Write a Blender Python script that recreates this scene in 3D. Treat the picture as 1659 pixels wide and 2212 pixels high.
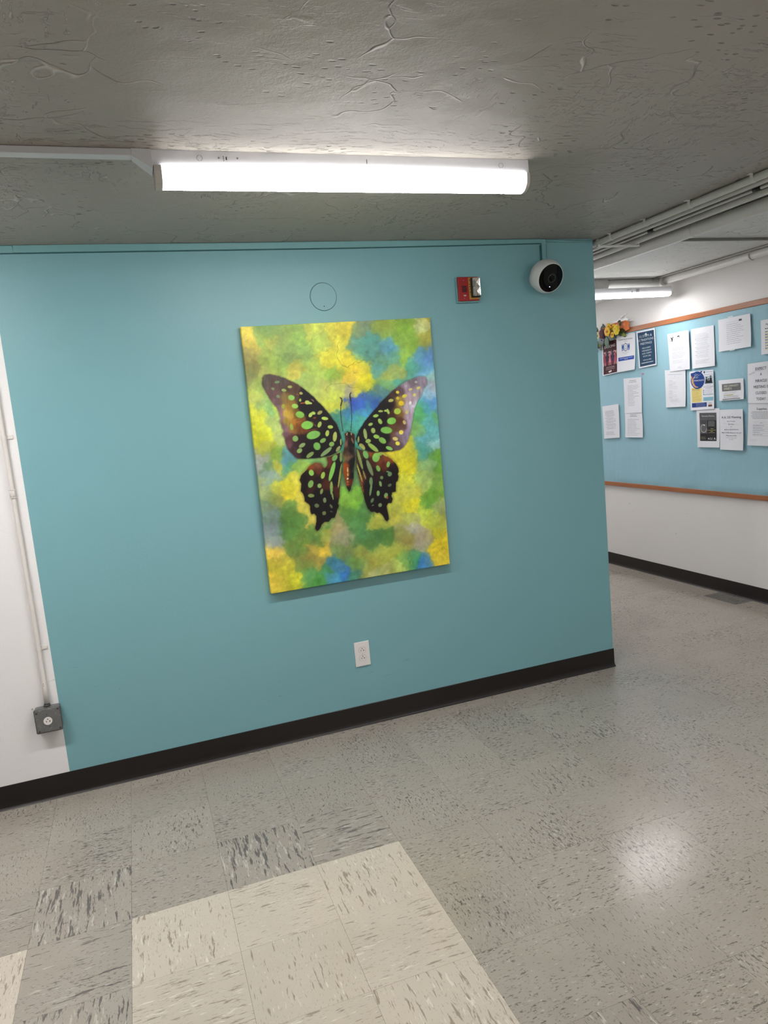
import bpy, bmesh, math, random
import numpy as np
from mathutils import Vector, Matrix

for _o in list(bpy.data.objects):
    bpy.data.objects.remove(_o, do_unlink=True)
SC = bpy.context.scene
COL = SC.collection
random.seed(7)
RNG = np.random.default_rng(11)

# ------------------------------------------------------------------ camera
FOCAL_PX, IMG_W, IMG_H = 1572.54, 1659, 2212
CAM_POS = (-2.40699, -3.32814, 1.52309)
CAM_R = ((0.93880385, -0.13029237, 0.31885926),      # columns: image right, image down, view direction
         (-0.33213624, -0.0970917, 0.93822104),
         (-0.09128446, -0.98671024, -0.13442488))
cam = bpy.data.cameras.new('camera')
cam.sensor_fit = 'VERTICAL'
cam.sensor_height = 24.0
cam.lens = 24.0 * FOCAL_PX / IMG_H
cam.clip_start = 0.05
cam_ob = bpy.data.objects.new('camera', cam)
COL.objects.link(cam_ob)
_m = Matrix([[CAM_R[i][0], -CAM_R[i][1], -CAM_R[i][2], CAM_POS[i]] for i in range(3)] + [[0, 0, 0, 1]])
cam_ob.matrix_world = _m
SC.camera = cam_ob

# ------------------------------------------------------------------ world, exposure
wd = bpy.data.worlds.new('world')
SC.world = wd
wd.use_nodes = True
wd.node_tree.nodes['Background'].inputs[0].default_value = (0.02, 0.02, 0.02, 1)
SC.view_settings.view_transform = 'Standard'
SC.view_settings.look = 'None'
SC.view_settings.gamma = 1
SC.view_settings.use_curve_mapping = False
SC.view_settings.exposure = 2.08
LAMP_COLOUR = (1.0, 0.985, 0.975)
LAMP_STRENGTH = 27.0          # radiance of the underside of the diffusers
LAMP_LIP = 0.30               # share that the lip beside the housing throws up at the ceiling
LAMP_SIDE = 0.035              # share of it that their sides give off

# ------------------------------------------------------------------ dimensions (metres)
H = 2.3165                    # ceiling height
W = 1.5426                    # plane of the pin board wall
TILE = 0.3048
GX, GY, GA = -1.67703, -1.00635, -0.004374      # a tile grid corner and the turn of the grid
STRIPE = -2.8294              # where the teal paint starts
ROOM_L, ROOM_F, COR_END = -6.4, -5.6, 3.6

# ------------------------------------------------------------------ helpers
def lin(c):
    r = []
    for v in c:
        v = v / 255.0
        r.append(v / 12.92 if v <= 0.04045 else ((v + 0.055) / 1.055) ** 2.4)
    return tuple(r)

class NT:
    """a small builder for node materials"""
    def __init__(self, name):
        self.m = bpy.data.materials.new(name)
        self.m.use_nodes = True
        self.t = self.m.node_tree
        self.b = self.t.nodes['Principled BSDF']
    def n(self, kind, **kw):
        nd = self.t.nodes.new(kind)
        for k, v in kw.items():
            if k.startswith('i_'):
                nd.inputs[k[2:].replace('_', ' ')].default_value = v
            else:
                setattr(nd, k, v)
        return nd
    def l(self, a, b):
        self.t.links.new(a, b)
    def math(self, op, a, b=None, c=None, clamp=False):
        nd = self.t.nodes.new('ShaderNodeMath')
        nd.operation = op
        nd.use_clamp = clamp
        for i, v in enumerate((a, b, c)):
            if v is None:
                continue
            if isinstance(v, (int, float)):
                nd.inputs[i].default_value = v
            else:
                self.l(v, nd.inputs[i])
        return nd.outputs[0]
    def step(self, v, lo, hi):
        nd = self.t.nodes.new('ShaderNodeMapRange')
        nd.interpolation_type = 'SMOOTHSTEP'
        self.l(v, nd.inputs[0])
        nd.inputs[1].default_value = lo
        nd.inputs[2].default_value = hi
        return nd.outputs[0]
    def mix(self, f, a, b):
        nd = self.t.nodes.new('ShaderNodeMix')
        nd.data_type = 'RGBA'
        for s, v in ((nd.inputs[0], f), (nd.inputs[6], a), (nd.inputs[7], b)):
            if isinstance(v, (int, float)):
                s.default_value = v
            elif isinstance(v, tuple):
                s.default_value = v + (1,) if len(v) == 3 else v
            else:
                self.l(v, s)
        return nd.outputs[2]
    def noise(self, vec, scale, detail=2.0, rough=0.5):
        nd = self.t.nodes.new('ShaderNodeTexNoise')
        nd.inputs['Scale'].default_value = scale
        nd.inputs['Detail'].default_value = detail
        nd.inputs['Roughness'].default_value = rough
        if vec is not None:
            self.l(vec, nd.inputs['Vector'])
        return nd.outputs[0]
    def mapping(self, vec, scale=(1, 1, 1), rot=(0, 0, 0), loc=(0, 0, 0)):
        nd = self.t.nodes.new('ShaderNodeMapping')
        nd.inputs['Scale'].default_value = scale
        nd.inputs['Rotation'].default_value = rot
        nd.inputs['Location'].default_value = loc
        self.l(vec, nd.inputs['Vector'])
        return nd.outputs[0]
    def obj(self):
        return self.t.nodes.new('ShaderNodeTexCoord').outputs['Object']
    def bump(self, h, strength=1.0, dist=0.002):
        nd = self.t.nodes.new('ShaderNodeBump')
        nd.inputs['Strength'].default_value = strength
        nd.inputs['Distance'].default_value = dist
        self.l(h, nd.inputs['Height'])
        self.l(nd.outputs[0], self.b.inputs['Normal'])
    def col(self, c):
        if isinstance(c, tuple):
            self.b.inputs['Base Color'].default_value = c + (1,)
        else:
            self.l(c, self.b.inputs['Base Color'])
    def rough(self, r, spec=0.5):
        if isinstance(r, (int, float)):
            self.b.inputs['Roughness'].default_value = r
        else:
            self.l(r, self.b.inputs['Roughness'])
        self.b.inputs['Specular IOR Level'].default_value = spec

_plain = {}
def plain(name, rgb, rough=0.5, metal=0.0, spec=0.5, grain=0.04, bump=0.0):
    """a paint, plastic or metal with a little uneven tone"""
    key = (name, rgb, rough)
    if key in _plain:
        return _plain[key]
    t = NT(name)
    c = lin(rgb)
    f = t.noise(t.obj(), 45.0, 3.0)
    lo = tuple(max(0.0, v * (1 - grain)) for v in c)
    hi = tuple(min(1.0, v * (1 + grain)) for v in c)
    t.col(t.mix(f, lo, hi))
    t.rough(rough, spec)
    t.b.inputs['Metallic'].default_value = metal
    if bump:
        t.bump(t.noise(t.obj(), 260.0, 2.0), 0.5, bump)
    _plain[key] = t.m
    return t.m

def ink(name, rgb):
    t = NT(name)
    t.col(lin(rgb))
    t.rough(0.6, 0.3)
    return t.m

def glow(name, rgb, strength):
    t = NT(name)
    t.col((0.8, 0.8, 0.8))
    t.b.inputs['Emission Color'].default_value = tuple(rgb) + (1,)
    t.b.inputs['Emission Strength'].default_value = strength
    return t.m

class MB:
    """collects simple shapes in one mesh"""
    def __init__(self):
        self.bm = bmesh.new()
    def quad(self, pts, mi=0):
        f = self.bm.faces.new([self.bm.verts.new(p) for p in pts])
        f.material_index = mi
        return f
    def box(self, lo, hi, bevel=0.0, mi=0, seg=2):
        x0, y0, z0 = lo
        x1, y1, z1 = hi
        v = [self.bm.verts.new(p) for p in ((x0, y0, z0), (x1, y0, z0), (x1, y1, z0), (x0, y1, z0),
                                            (x0, y0, z1), (x1, y0, z1), (x1, y1, z1), (x0, y1, z1))]
        fs = [self.bm.faces.new([v[i] for i in q]) for q in
              ((3, 2, 1, 0), (4, 5, 6, 7), (0, 1, 5, 4), (1, 2, 6, 5), (2, 3, 7, 6), (3, 0, 4, 7))]
        for f in fs:
            f.material_index = mi
        if bevel:
            es = list({e for f in fs for e in f.edges})
            bmesh.ops.bevel(self.bm, geom=es, offset=bevel, segments=seg, affect='EDGES', profile=0.6)
        return self
    def tube(self, pts, r, n=12, caps=True, mi=0):
        """round bar along a polyline; r a number or one per point"""
        pts = [Vector(p) for p in pts]
        rs = r if isinstance(r, (list, tuple)) else [r] * len(pts)
        rings = []
        up = None
        for i, p in enumerate(pts):
            d = (pts[min(i + 1, len(pts) - 1)] - pts[max(i - 1, 0)]).normalized()
            if up is None:
                up = d.orthogonal().normalized()
            a = (up - d * up.dot(d)).normalized()
            up = a
            b = d.cross(a)
            rings.append([self.bm.verts.new(p + (a * math.cos(2 * math.pi * k / n) + b * math.sin(2 * math.pi * k / n)) * rs[i])
                          for k in range(n)])
        for r0, r1 in zip(rings, rings[1:]):
            for k in range(n):
                f = self.bm.faces.new((r0[k], r0[(k + 1) % n], r1[(k + 1) % n], r1[k]))
                f.material_index = mi
                f.smooth = True
        if caps:
            for q in (rings[0][::-1], rings[-1]):
                f = self.bm.faces.new(q)
                f.material_index = mi
        return self
    def disc(self, c, normal, r, h, n=24, mi=0):
        c = Vector(c)
        d = Vector(normal).normalized()
        return self.tube([c, c + d * h], r, n, True, mi)
    def extrude_profile(self, prof, axis, a0, a1, mi=0, caps=True, smooth=False):
        """prof: closed list of 2D points in the two other axes (in order), extruded along axis"""
        def P(t, q):
            p = [0, 0, 0]
            o = [i for i in range(3) if i != axis]
            p[axis] = t
            p[o[0]], p[o[1]] = q
            return p
        ra = [self.bm.verts.new(P(a0, q)) for q in prof]
        rb = [self.bm.verts.new(P(a1, q)) for q in prof]
        n = len(prof)
        for k in range(n):
            f = self.bm.faces.new((ra[k], ra[(k + 1) % n], rb[(k + 1) % n], rb[k]))
            f.smooth = smooth
            f.material_index = mi
        if caps:
            for q in (ra[::-1], rb):
                self.bm.faces.new(q).material_index = mi
        return self
    def build(self, name, mats, parent=None, origin=None):
        bm = self.bm
        bmesh.ops.recalc_face_normals(bm, faces=bm.faces[:])
        me = bpy.data.meshes.new(name)
        off = Vector(origin) if origin is not None else Vector((0, 0, 0))
        if origin is not None:
            bmesh.ops.translate(bm, verts=bm.verts[:], vec=-off)
        bm.to_mesh(me)
        bm.free()
        for m in (mats if isinstance(mats, (list, tuple)) else [mats]):
            me.materials.append(m)
        o = bpy.data.objects.new(name, me)
        COL.objects.link(o)
        o.location = off
        if parent is not None:
            o.parent = parent
            if origin is None:
                o.location = (0, 0, 0)
        return o

def tag(o, label=None, cat=None, group=None, kind=None):
    for k, v in (('label', label), ('category', cat), ('group', group), ('kind', kind)):
        if v:
            o[k] = v
    return o

def empty(name, loc=(0, 0, 0)):
    o = bpy.data.objects.new(name, None)
    o.empty_display_size = 0.05
    COL.objects.link(o)
    o.location = loc
    return o

def struct(name, mb, mats):
    return tag(mb.build(name, mats), kind='structure')

# ------------------------------------------------------------------ materials of the shell
def make_wall_paint(name, rgb, scuff=0.0, rough=0.42, grime=(120, 115, 105)):
    t = NT(name)
    o = t.obj()
    c = lin(rgb)
    tone = t.noise(o, 1.3, 3.0)
    base = t.mix(tone, tuple(v * 0.97 for v in c), tuple(min(1, v * 1.03) for v in c))
    if scuff:
        s = t.noise(t.mapping(o, (5, 5, 34), (0.25, 0.25, 0)), 2.2, 4.0, 0.6)
        k = t.math('MULTIPLY', t.step(s, 0.66, 0.72), t.step(t.noise(o, 2.0, 1.0), 0.5, 0.62))
        z = t.n('ShaderNodeSeparateXYZ')
        t.l(o, z.inputs[0])
        k = t.math('MULTIPLY', k, t.step(z.outputs[2], 0.9, 0.25))
        base = t.mix(t.math('MULTIPLY', k, scuff), base, lin(grime))
        d = t.n('ShaderNodeTexVoronoi', i_Scale=7.0)
        t.l(o, d.inputs['Vector'])
        k2 = t.math('LESS_THAN', d.outputs['Distance'], 0.028)
        base = t.mix(t.math('MULTIPLY', k2, scuff), base, lin((110, 104, 96)))
    t.col(base)
    t.rough(rough, 0.4)
    h = t.math('ADD', t.noise(o, 95.0, 3.0, 0.6), t.math('MULTIPLY', t.noise(o, 7.0, 2.0), 2.2))
    t.bump(h, 0.45, 0.0011)
    return t.m

M_TEAL = make_wall_paint('teal_wall_paint', (124, 172, 179), 0.25, 0.4, (60, 100, 102))
M_WHITE = make_wall_paint('white_wall_paint', (233, 231, 230), 0.6, 0.45)

def make_ceiling(name, lo, hi):
    t = NT(name)
    o = t.obj()
    big = t.noise(o, 1.1, 2.0)
    w = t.n('ShaderNodeTexNoise', i_Scale=2.3, i_Detail=3.0)
    t.l(o, w.inputs['Vector'])
    sub = t.n('ShaderNodeVectorMath', operation='SUBTRACT')
    t.l(w.outputs['Color'], sub.inputs[0])
    sub.inputs[1].default_value = (0.5, 0.5, 0.5)
    sc = t.n('ShaderNodeVectorMath', operation='SCALE')
    t.l(sub.outputs[0], sc.inputs[0])
    sc.inputs['Scale'].default_value = 0.75
    ad = t.n('ShaderNodeVectorMath', operation='ADD')
    t.l(o, ad.inputs[0])
    t.l(sc.outputs[0], ad.inputs[1])
    wp = ad.outputs[0]
    # long curved trowel ridges, broken up
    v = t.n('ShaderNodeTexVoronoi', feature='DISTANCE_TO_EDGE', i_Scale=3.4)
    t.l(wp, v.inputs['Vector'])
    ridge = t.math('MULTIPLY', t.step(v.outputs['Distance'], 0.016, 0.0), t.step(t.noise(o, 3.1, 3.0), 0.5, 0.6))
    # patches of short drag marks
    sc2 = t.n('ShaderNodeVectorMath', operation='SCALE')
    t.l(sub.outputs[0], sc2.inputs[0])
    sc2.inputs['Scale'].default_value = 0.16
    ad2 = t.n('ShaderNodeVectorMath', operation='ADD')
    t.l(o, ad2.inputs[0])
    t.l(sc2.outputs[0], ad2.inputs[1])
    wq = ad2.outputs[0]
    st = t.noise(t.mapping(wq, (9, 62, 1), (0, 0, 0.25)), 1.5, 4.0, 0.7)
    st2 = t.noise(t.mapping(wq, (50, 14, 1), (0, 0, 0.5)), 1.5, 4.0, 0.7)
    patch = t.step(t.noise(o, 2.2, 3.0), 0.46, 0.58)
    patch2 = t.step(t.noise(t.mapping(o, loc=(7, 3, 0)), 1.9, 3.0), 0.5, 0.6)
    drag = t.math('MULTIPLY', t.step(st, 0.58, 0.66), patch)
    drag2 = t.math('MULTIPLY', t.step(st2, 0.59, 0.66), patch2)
    # pits and crumbs
    p = t.n('ShaderNodeTexVoronoi', i_Scale=38.0)
    t.l(t.mapping(wq, (0.6, 1.3, 1)), p.inputs['Vector'])
    pit = t.math('MULTIPLY', t.step(p.outputs['Distance'], 0.24, 0.1), t.step(t.noise(o, 3.4, 3.0), 0.52, 0.6))
    fine = t.noise(o, 150.0, 3.0, 0.6)
    h = t.math('ADD', t.math('MULTIPLY', ridge, 1.0), t.math('MULTIPLY', drag, 0.8))
    h = t.math('ADD', h, t.math('MULTIPLY', drag2, 0.7))
    h = t.math('SUBTRACT', h, t.math('MULTIPLY', pit, 0.9))
    h = t.math('ADD', h, t.math('MULTIPLY', fine, 0.16))
    h = t.math('ADD', h, t.math('MULTIPLY', t.noise(o, 9.0, 3.0), 0.9))
    glint = t.math('MINIMUM', t.math('ADD', t.math('ADD', ridge, drag), drag2), 1.0)  # gloss glints painted as a lighter colour on ridges and drag marks
    t.col(t.mix(t.math('MULTIPLY', pit, 0.45), t.mix(t.math('MULTIPLY', glint, 0.42), t.mix(big, lin(lo), lin(hi)), lin((222, 219, 211))), lin((120, 115, 106))))
    t.rough(0.48, 0.2)
    t.bump(h, 1.0, 0.0062)
    return t.m

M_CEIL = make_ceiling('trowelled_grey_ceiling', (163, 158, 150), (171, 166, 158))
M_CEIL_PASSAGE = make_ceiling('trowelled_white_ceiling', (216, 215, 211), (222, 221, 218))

def make_tile(name, base, base2, dark, dark2, light, run=(15, 115), more=0.0):
    t = NT(name)
    inf = t.n('ShaderNodeObjectInfo')
    rnd = inf.outputs['Random']
    o = t.obj()
    sc = t.n('ShaderNodeVectorMath', operation='SCALE')
    cmb = t.n('ShaderNodeCombineXYZ')
    for i, k in enumerate((37.0, 53.0, 71.0)):
        t.l(t.math('MULTIPLY', rnd, k), cmb.inputs[i])
    ad = t.n('ShaderNodeVectorMath', operation='ADD')
    t.l(o, ad.inputs[0])
    t.l(cmb.outputs[0], ad.inputs[1])
    p = ad.outputs[0]
    wob = t.n('ShaderNodeTexNoise', i_Scale=14.0, i_Detail=2.0)
    t.l(p, wob.inputs['Vector'])
    s2 = t.n('ShaderNodeVectorMath', operation='SCALE')
    t.l(wob.outputs['Color'], s2.inputs[0])
    s2.inputs['Scale'].default_value = 0.012
    a2 = t.n('ShaderNodeVectorMath', operation='ADD')
    t.l(p, a2.inputs[0])
    t.l(s2.outputs[0], a2.inputs[1])
    q = a2.outputs[0]
    n1 = t.noise(t.mapping(q, (run[0], run[1], 1)), 1.0, 3.0, 0.6)
    n2 = t.noise(t.mapping(q, (run[0] * 1.15, run[1], 1), loc=(5, 9, 3)), 1.0, 3.0, 0.6)
    n3 = t.noise(t.mapping(q, (75, 210, 1), loc=(15, 2, 8)), 1.0, 2.0, 0.6)
    amt = t.math('MULTIPLY', t.noise(p, 5.0, 1.0), 0.14)          # more streaks here, fewer there
    th = t.math('ADD', t.math('MULTIPLY', t.math('FRACT', t.math('MULTIPLY', rnd, 7.31)), 0.05), -0.07 + more)
    k1 = t.step(t.math('ADD', t.math('ADD', n1, amt), th), 0.625, 0.68)
    k2 = t.step(t.math('ADD', t.math('ADD', n2, amt), th), 0.65, 0.71)
    k3 = t.step(t.math('ADD', n3, amt), 0.665, 0.73)
    tone = t.mix(t.noise(p, 11.0, 3.0), lin(base), lin(base2))
    tone = t.mix(t.math('MULTIPLY', t.math('FRACT', t.math('MULTIPLY', rnd, 13.7)), 0.28), tone, lin(tuple(v * 0.86 for v in base)))
    grime = t.noise(t.n('ShaderNodeNewGeometry').outputs['Position'], 1.7, 4.0, 0.6)
    tone = t.mix(t.math('MULTIPLY', t.step(grime, 0.5, 0.75), 0.25), tone, lin(tuple(v * 0.78 for v in base)))
    c = t.mix(t.math('MULTIPLY', k3, 0.6), tone, lin(dark2))
    c = t.mix(t.math('MULTIPLY', k2, 0.55), c, lin(light))
    c = t.mix(t.math('MULTIPLY', k1, 0.78), c, lin(dark))
    t.col(c)
    r = t.math('ADD', t.math('MULTIPLY', t.noise(p, 60.0, 3.0), 0.12), 0.13)
    t.rough(r, 0.5)
    t.bump(t.math('ADD', t.noise(p, 22.0, 3.0), t.math('MULTIPLY', k1, -0.12)), 0.3, 0.0012)
    return t.m

M_TILE_GREY = make_tile('grey_vinyl_tile', (163, 153, 142), (171, 163, 153), (80, 76, 77), (98, 92, 89), (203, 197, 187), (12, 92), 0.014)
M_TILE_SPECK = make_tile('speckled_grey_vinyl_tile', (163, 153, 142), (170, 162, 152), (92, 86, 83), (104, 98, 94), (197, 191, 181), (42, 125), 0.0)
M_TILE_CREAM = make_tile('cream_vinyl_tile', (199, 188, 172), (207, 197, 182), (146, 130, 114), (168, 155, 139), (230, 223, 210), (15, 110), 0.004)
M_TILE_DARK = make_tile('dark_grey_vinyl_tile', (118, 114, 109), (126, 122, 117), (80, 78, 78), (90, 88, 86), (150, 147, 142))
M_JOINT = plain('tile_joint_dirt', (70, 64, 57), 0.8)
M_BASE = plain('black_brown_vinyl_base', (21, 15, 13), 0.38, bump=0.0004)

# ------------------------------------------------------------------ shell
m = MB()
m.quad(((ROOM_L, ROOM_F, -0.004), (W, ROOM_F, -0.004), (W, COR_END, -0.004), (ROOM_L, COR_END, -0.004)))
m.box((ROOM_L - .1, ROOM_F - .1, -0.1), (W + .1, COR_END + .1, -0.0045))
floor = struct('floor', m, M_JOINT)

m = MB()
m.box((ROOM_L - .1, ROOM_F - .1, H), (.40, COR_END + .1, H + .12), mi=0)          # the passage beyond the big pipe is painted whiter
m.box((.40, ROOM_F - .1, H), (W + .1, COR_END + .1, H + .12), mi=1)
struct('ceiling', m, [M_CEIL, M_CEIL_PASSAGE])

m = MB()                                             # teal wall with the white field at its far side, one flat plane
m.box((STRIPE, 0, 0), (0, 0.14, H), mi=0)
m.box((ROOM_L, 0, 0), (STRIPE, 0.14, H), mi=1)
struct('wall_back', m, [M_TEAL, M_WHITE])
struct('wall_right', MB().box((W, ROOM_F, 0), (W + .1, COR_END, H)), M_WHITE)
struct('wall_left', MB().box((ROOM_L - .1, ROOM_F, 0), (ROOM_L, .14, H)), M_WHITE)
struct('wall_front', MB().box((ROOM_L, ROOM_F - .1, 0), (W, ROOM_F, H)), M_WHITE)
struct('wall_passage', MB().box((-.14, .14, 0), (0, COR_END, H)), M_WHITE)
struct('wall_end', MB().box((0, COR_END, 0), (W, COR_END + .1, H)), M_WHITE)

def cove(t0=0.003, h=0.1035, toe=0.013):
    """section of a cove base: distance from the wall, height"""
    return [(0, 0), (toe, 0), (toe, 0.0015), (toe - .003, 0.004), (toe - .0065, 0.009), (t0 + .0012, 0.017), (t0, 0.026), (t0, h - .002), (t0 - .001, h), (0, h)]

def base_run(name, p0, p1, out):
    """cove base from p0 to p1; out = unit normal away from the wall"""
    m = MB()
    prof = cove()
    ra = [m.bm.verts.new((p0[0] + out[0] * d, p0[1] + out[1] * d, z)) for d, z in prof]
    rb = [m.bm.verts.new((p1[0] + out[0] * d, p1[1] + out[1] * d, z)) for d, z in prof]
    for k in range(len(prof)):
        m.bm.faces.new((ra[k], ra[(k + 1) % len(prof)], rb[(k + 1) % len(prof)], rb[k]))
    m.bm.faces.new(ra[::-1])
    m.bm.faces.new(rb)
    return struct(name, m, M_BASE)
base_run('baseboard_back', (ROOM_L, 0), (0.003, 0), (0, -1))
base_run('baseboard_passage', (0, -0.003), (0, COR_END), (1, 0))
base_run('baseboard_right', (W, ROOM_F), (W, COR_END), (-1, 0))
base_run('baseboard_left', (ROOM_L, ROOM_F), (ROOM_L, 0), (1, 0))
base_run('baseboard_front', (ROOM_L, ROOM_F), (W, ROOM_F), (0, 1))

# ------------------------------------------------------------------ floor tiles
def in_view(p):
    d = [p[i] - CAM_POS[i] for i in range(3)]
    c = [sum(CAM_R[i][k] * d[i] for i in range(3)) for k in range(3)]
    if c[2] < 0.1:
        return False, 99
    x, y = c[0] / c[2] * FOCAL_PX, c[1] / c[2] * FOCAL_PX
    return abs(x) < IMG_W / 2 + 60 and abs(y) < IMG_H / 2 + 60, c[2]

def tile_mesh(name, mat):
    m = MB()
    a = TILE / 2 - 0.00032
    m.box((-a, -a, -0.0038), (a, a, 0.0))
    bm = m.bm
    bmesh.ops.recalc_face_normals(bm, faces=bm.faces[:])
    me = bpy.data.meshes.new(name)
    bm.to_mesh(me)
    bm.free()
    me.materials.append(mat)
    return me
TM = {k: tile_mesh('floor_tile_' + k, mt) for k, mt in (('grey', M_TILE_GREY), ('speck', M_TILE_SPECK), ('cream', M_TILE_CREAM), ('dark', M_TILE_DARK))}
cg, sg = math.cos(GA), math.sin(GA)
tiles = []
for i in range(-18, 14):
    for j in range(-18, 18):
        u, v = (i + .5) * TILE, -(j + .5) * TILE
        x, y = GX + u * cg - v * sg, GY + u * sg + v * cg
        if not (ROOM_L - .1 < x < W + .1 and ROOM_F - .1 < y < COR_END + .1):
            continue
        if y > 0.16 and x < -0.16:
            continue
        kind = 'grey'
        if j >= 0 and i < 0 and (-i - 1) % 4 != 3 and j < 9:
            kind = 'cream'
        elif x > -1.5 + random.uniform(-.5, .5) or y > -.62 + random.uniform(-.35, .1):
            kind = 'speck'
        if abs(x - 1.45) < .16 and abs(y - .69) < .16:
            kind = 'dark'
        vis, dist = False, 99.0
        for dx in (-.15, 0, .15):
            for dy in (-.15, 0, .15):
                f, dd = in_view((x + dx, y + dy, 0))
                vis = vis or f
                dist = min(dist, dd)
        tiles.append((not vis, dist, x, y, kind, (i + j) % 2))
tiles.sort()
rest = {'grey': [], 'speck': [], 'cream': [], 'dark': []}
for n, (hid, dist, x, y, kind, par) in enumerate(tiles):
    if n < 290:
        o = bpy.data.objects.new('tile', TM[kind])
        COL.objects.link(o)
        o.parent = floor
        o.location = (x, y, random.uniform(-0.0002, 0.0001))
        o.rotation_euler = (random.uniform(-.0006, .0006), random.uniform(-.0006, .0006), GA + (math.pi / 2 if par else 0) + random.choice((0, math.pi)))
    else:
        rest[kind].append((x, y))
m = MB()
for mi, k in enumerate(('grey', 'speck', 'cream', 'dark')):
    a = TILE / 2 - 0.00032
    for x, y in rest[k]:
        m.quad([(x + cg * p - sg * q, y + sg * p + cg * q, -0.0002) for p, q in ((-a, -a), (a, -a), (a, a), (-a, a))], mi)
tag(m.build('tiles', [M_TILE_GREY, M_TILE_SPECK, M_TILE_CREAM, M_TILE_DARK], floor), kind='stuff')

# ------------------------------------------------------------------ strip lights
M_WMETAL = plain('white_enamelled_metal', (214, 214, 218), 0.4)
M_CAP = plain('translucent_white_end_cap', (196, 194, 188), 0.5)
M_BLACK = ink('black_print', (25, 25, 27))
M_GREYPRINT = ink('grey_print', (120, 120, 122))
def lit_diffuser(name, k, side=LAMP_SIDE):
    """the boards inside face down: the sides of a diffuser glow far less than its bottom"""
    t = NT(name)
    t.col((0.8, 0.8, 0.8))
    z = t.n('ShaderNodeSeparateXYZ')
    t.l(t.n('ShaderNodeNewGeometry').outputs['Normal'], z.inputs[0])
    t.b.inputs['Emission Color'].default_value = LAMP_COLOUR + (1,)
    f = t.math('ADD', t.math('MULTIPLY', t.step(z.outputs[2], -.52, -.95), 1 - side), side)
    f = t.math('ADD', f, t.math('MULTIPLY', t.step(z.outputs[2], .5, .9), LAMP_LIP))
    t.l(t.math('MULTIPLY', f, LAMP_STRENGTH * k), t.b.inputs['Emission Strength'])
    return t.m
M_DIFF = lit_diffuser('lit_diffuser', 1.0)
M_DIFF_DIM = lit_diffuser('dimmer_lit_diffuser', 0.42, 0.14)
M_DIFF_HALF = lit_diffuser('half_lit_diffuser', 0.5)
M_DIFF_ROW = lit_diffuser('row_lit_diffuser', 1.9)
M_DIFF_FAINT = lit_diffuser('faint_lit_diffuser', 0.2)
M_DIFF_BRIGHT = lit_diffuser('bright_lit_diffuser', 1.5)
M_SCREW = plain('zinc_screw', (150, 150, 150), 0.35, 0.8)

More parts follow.
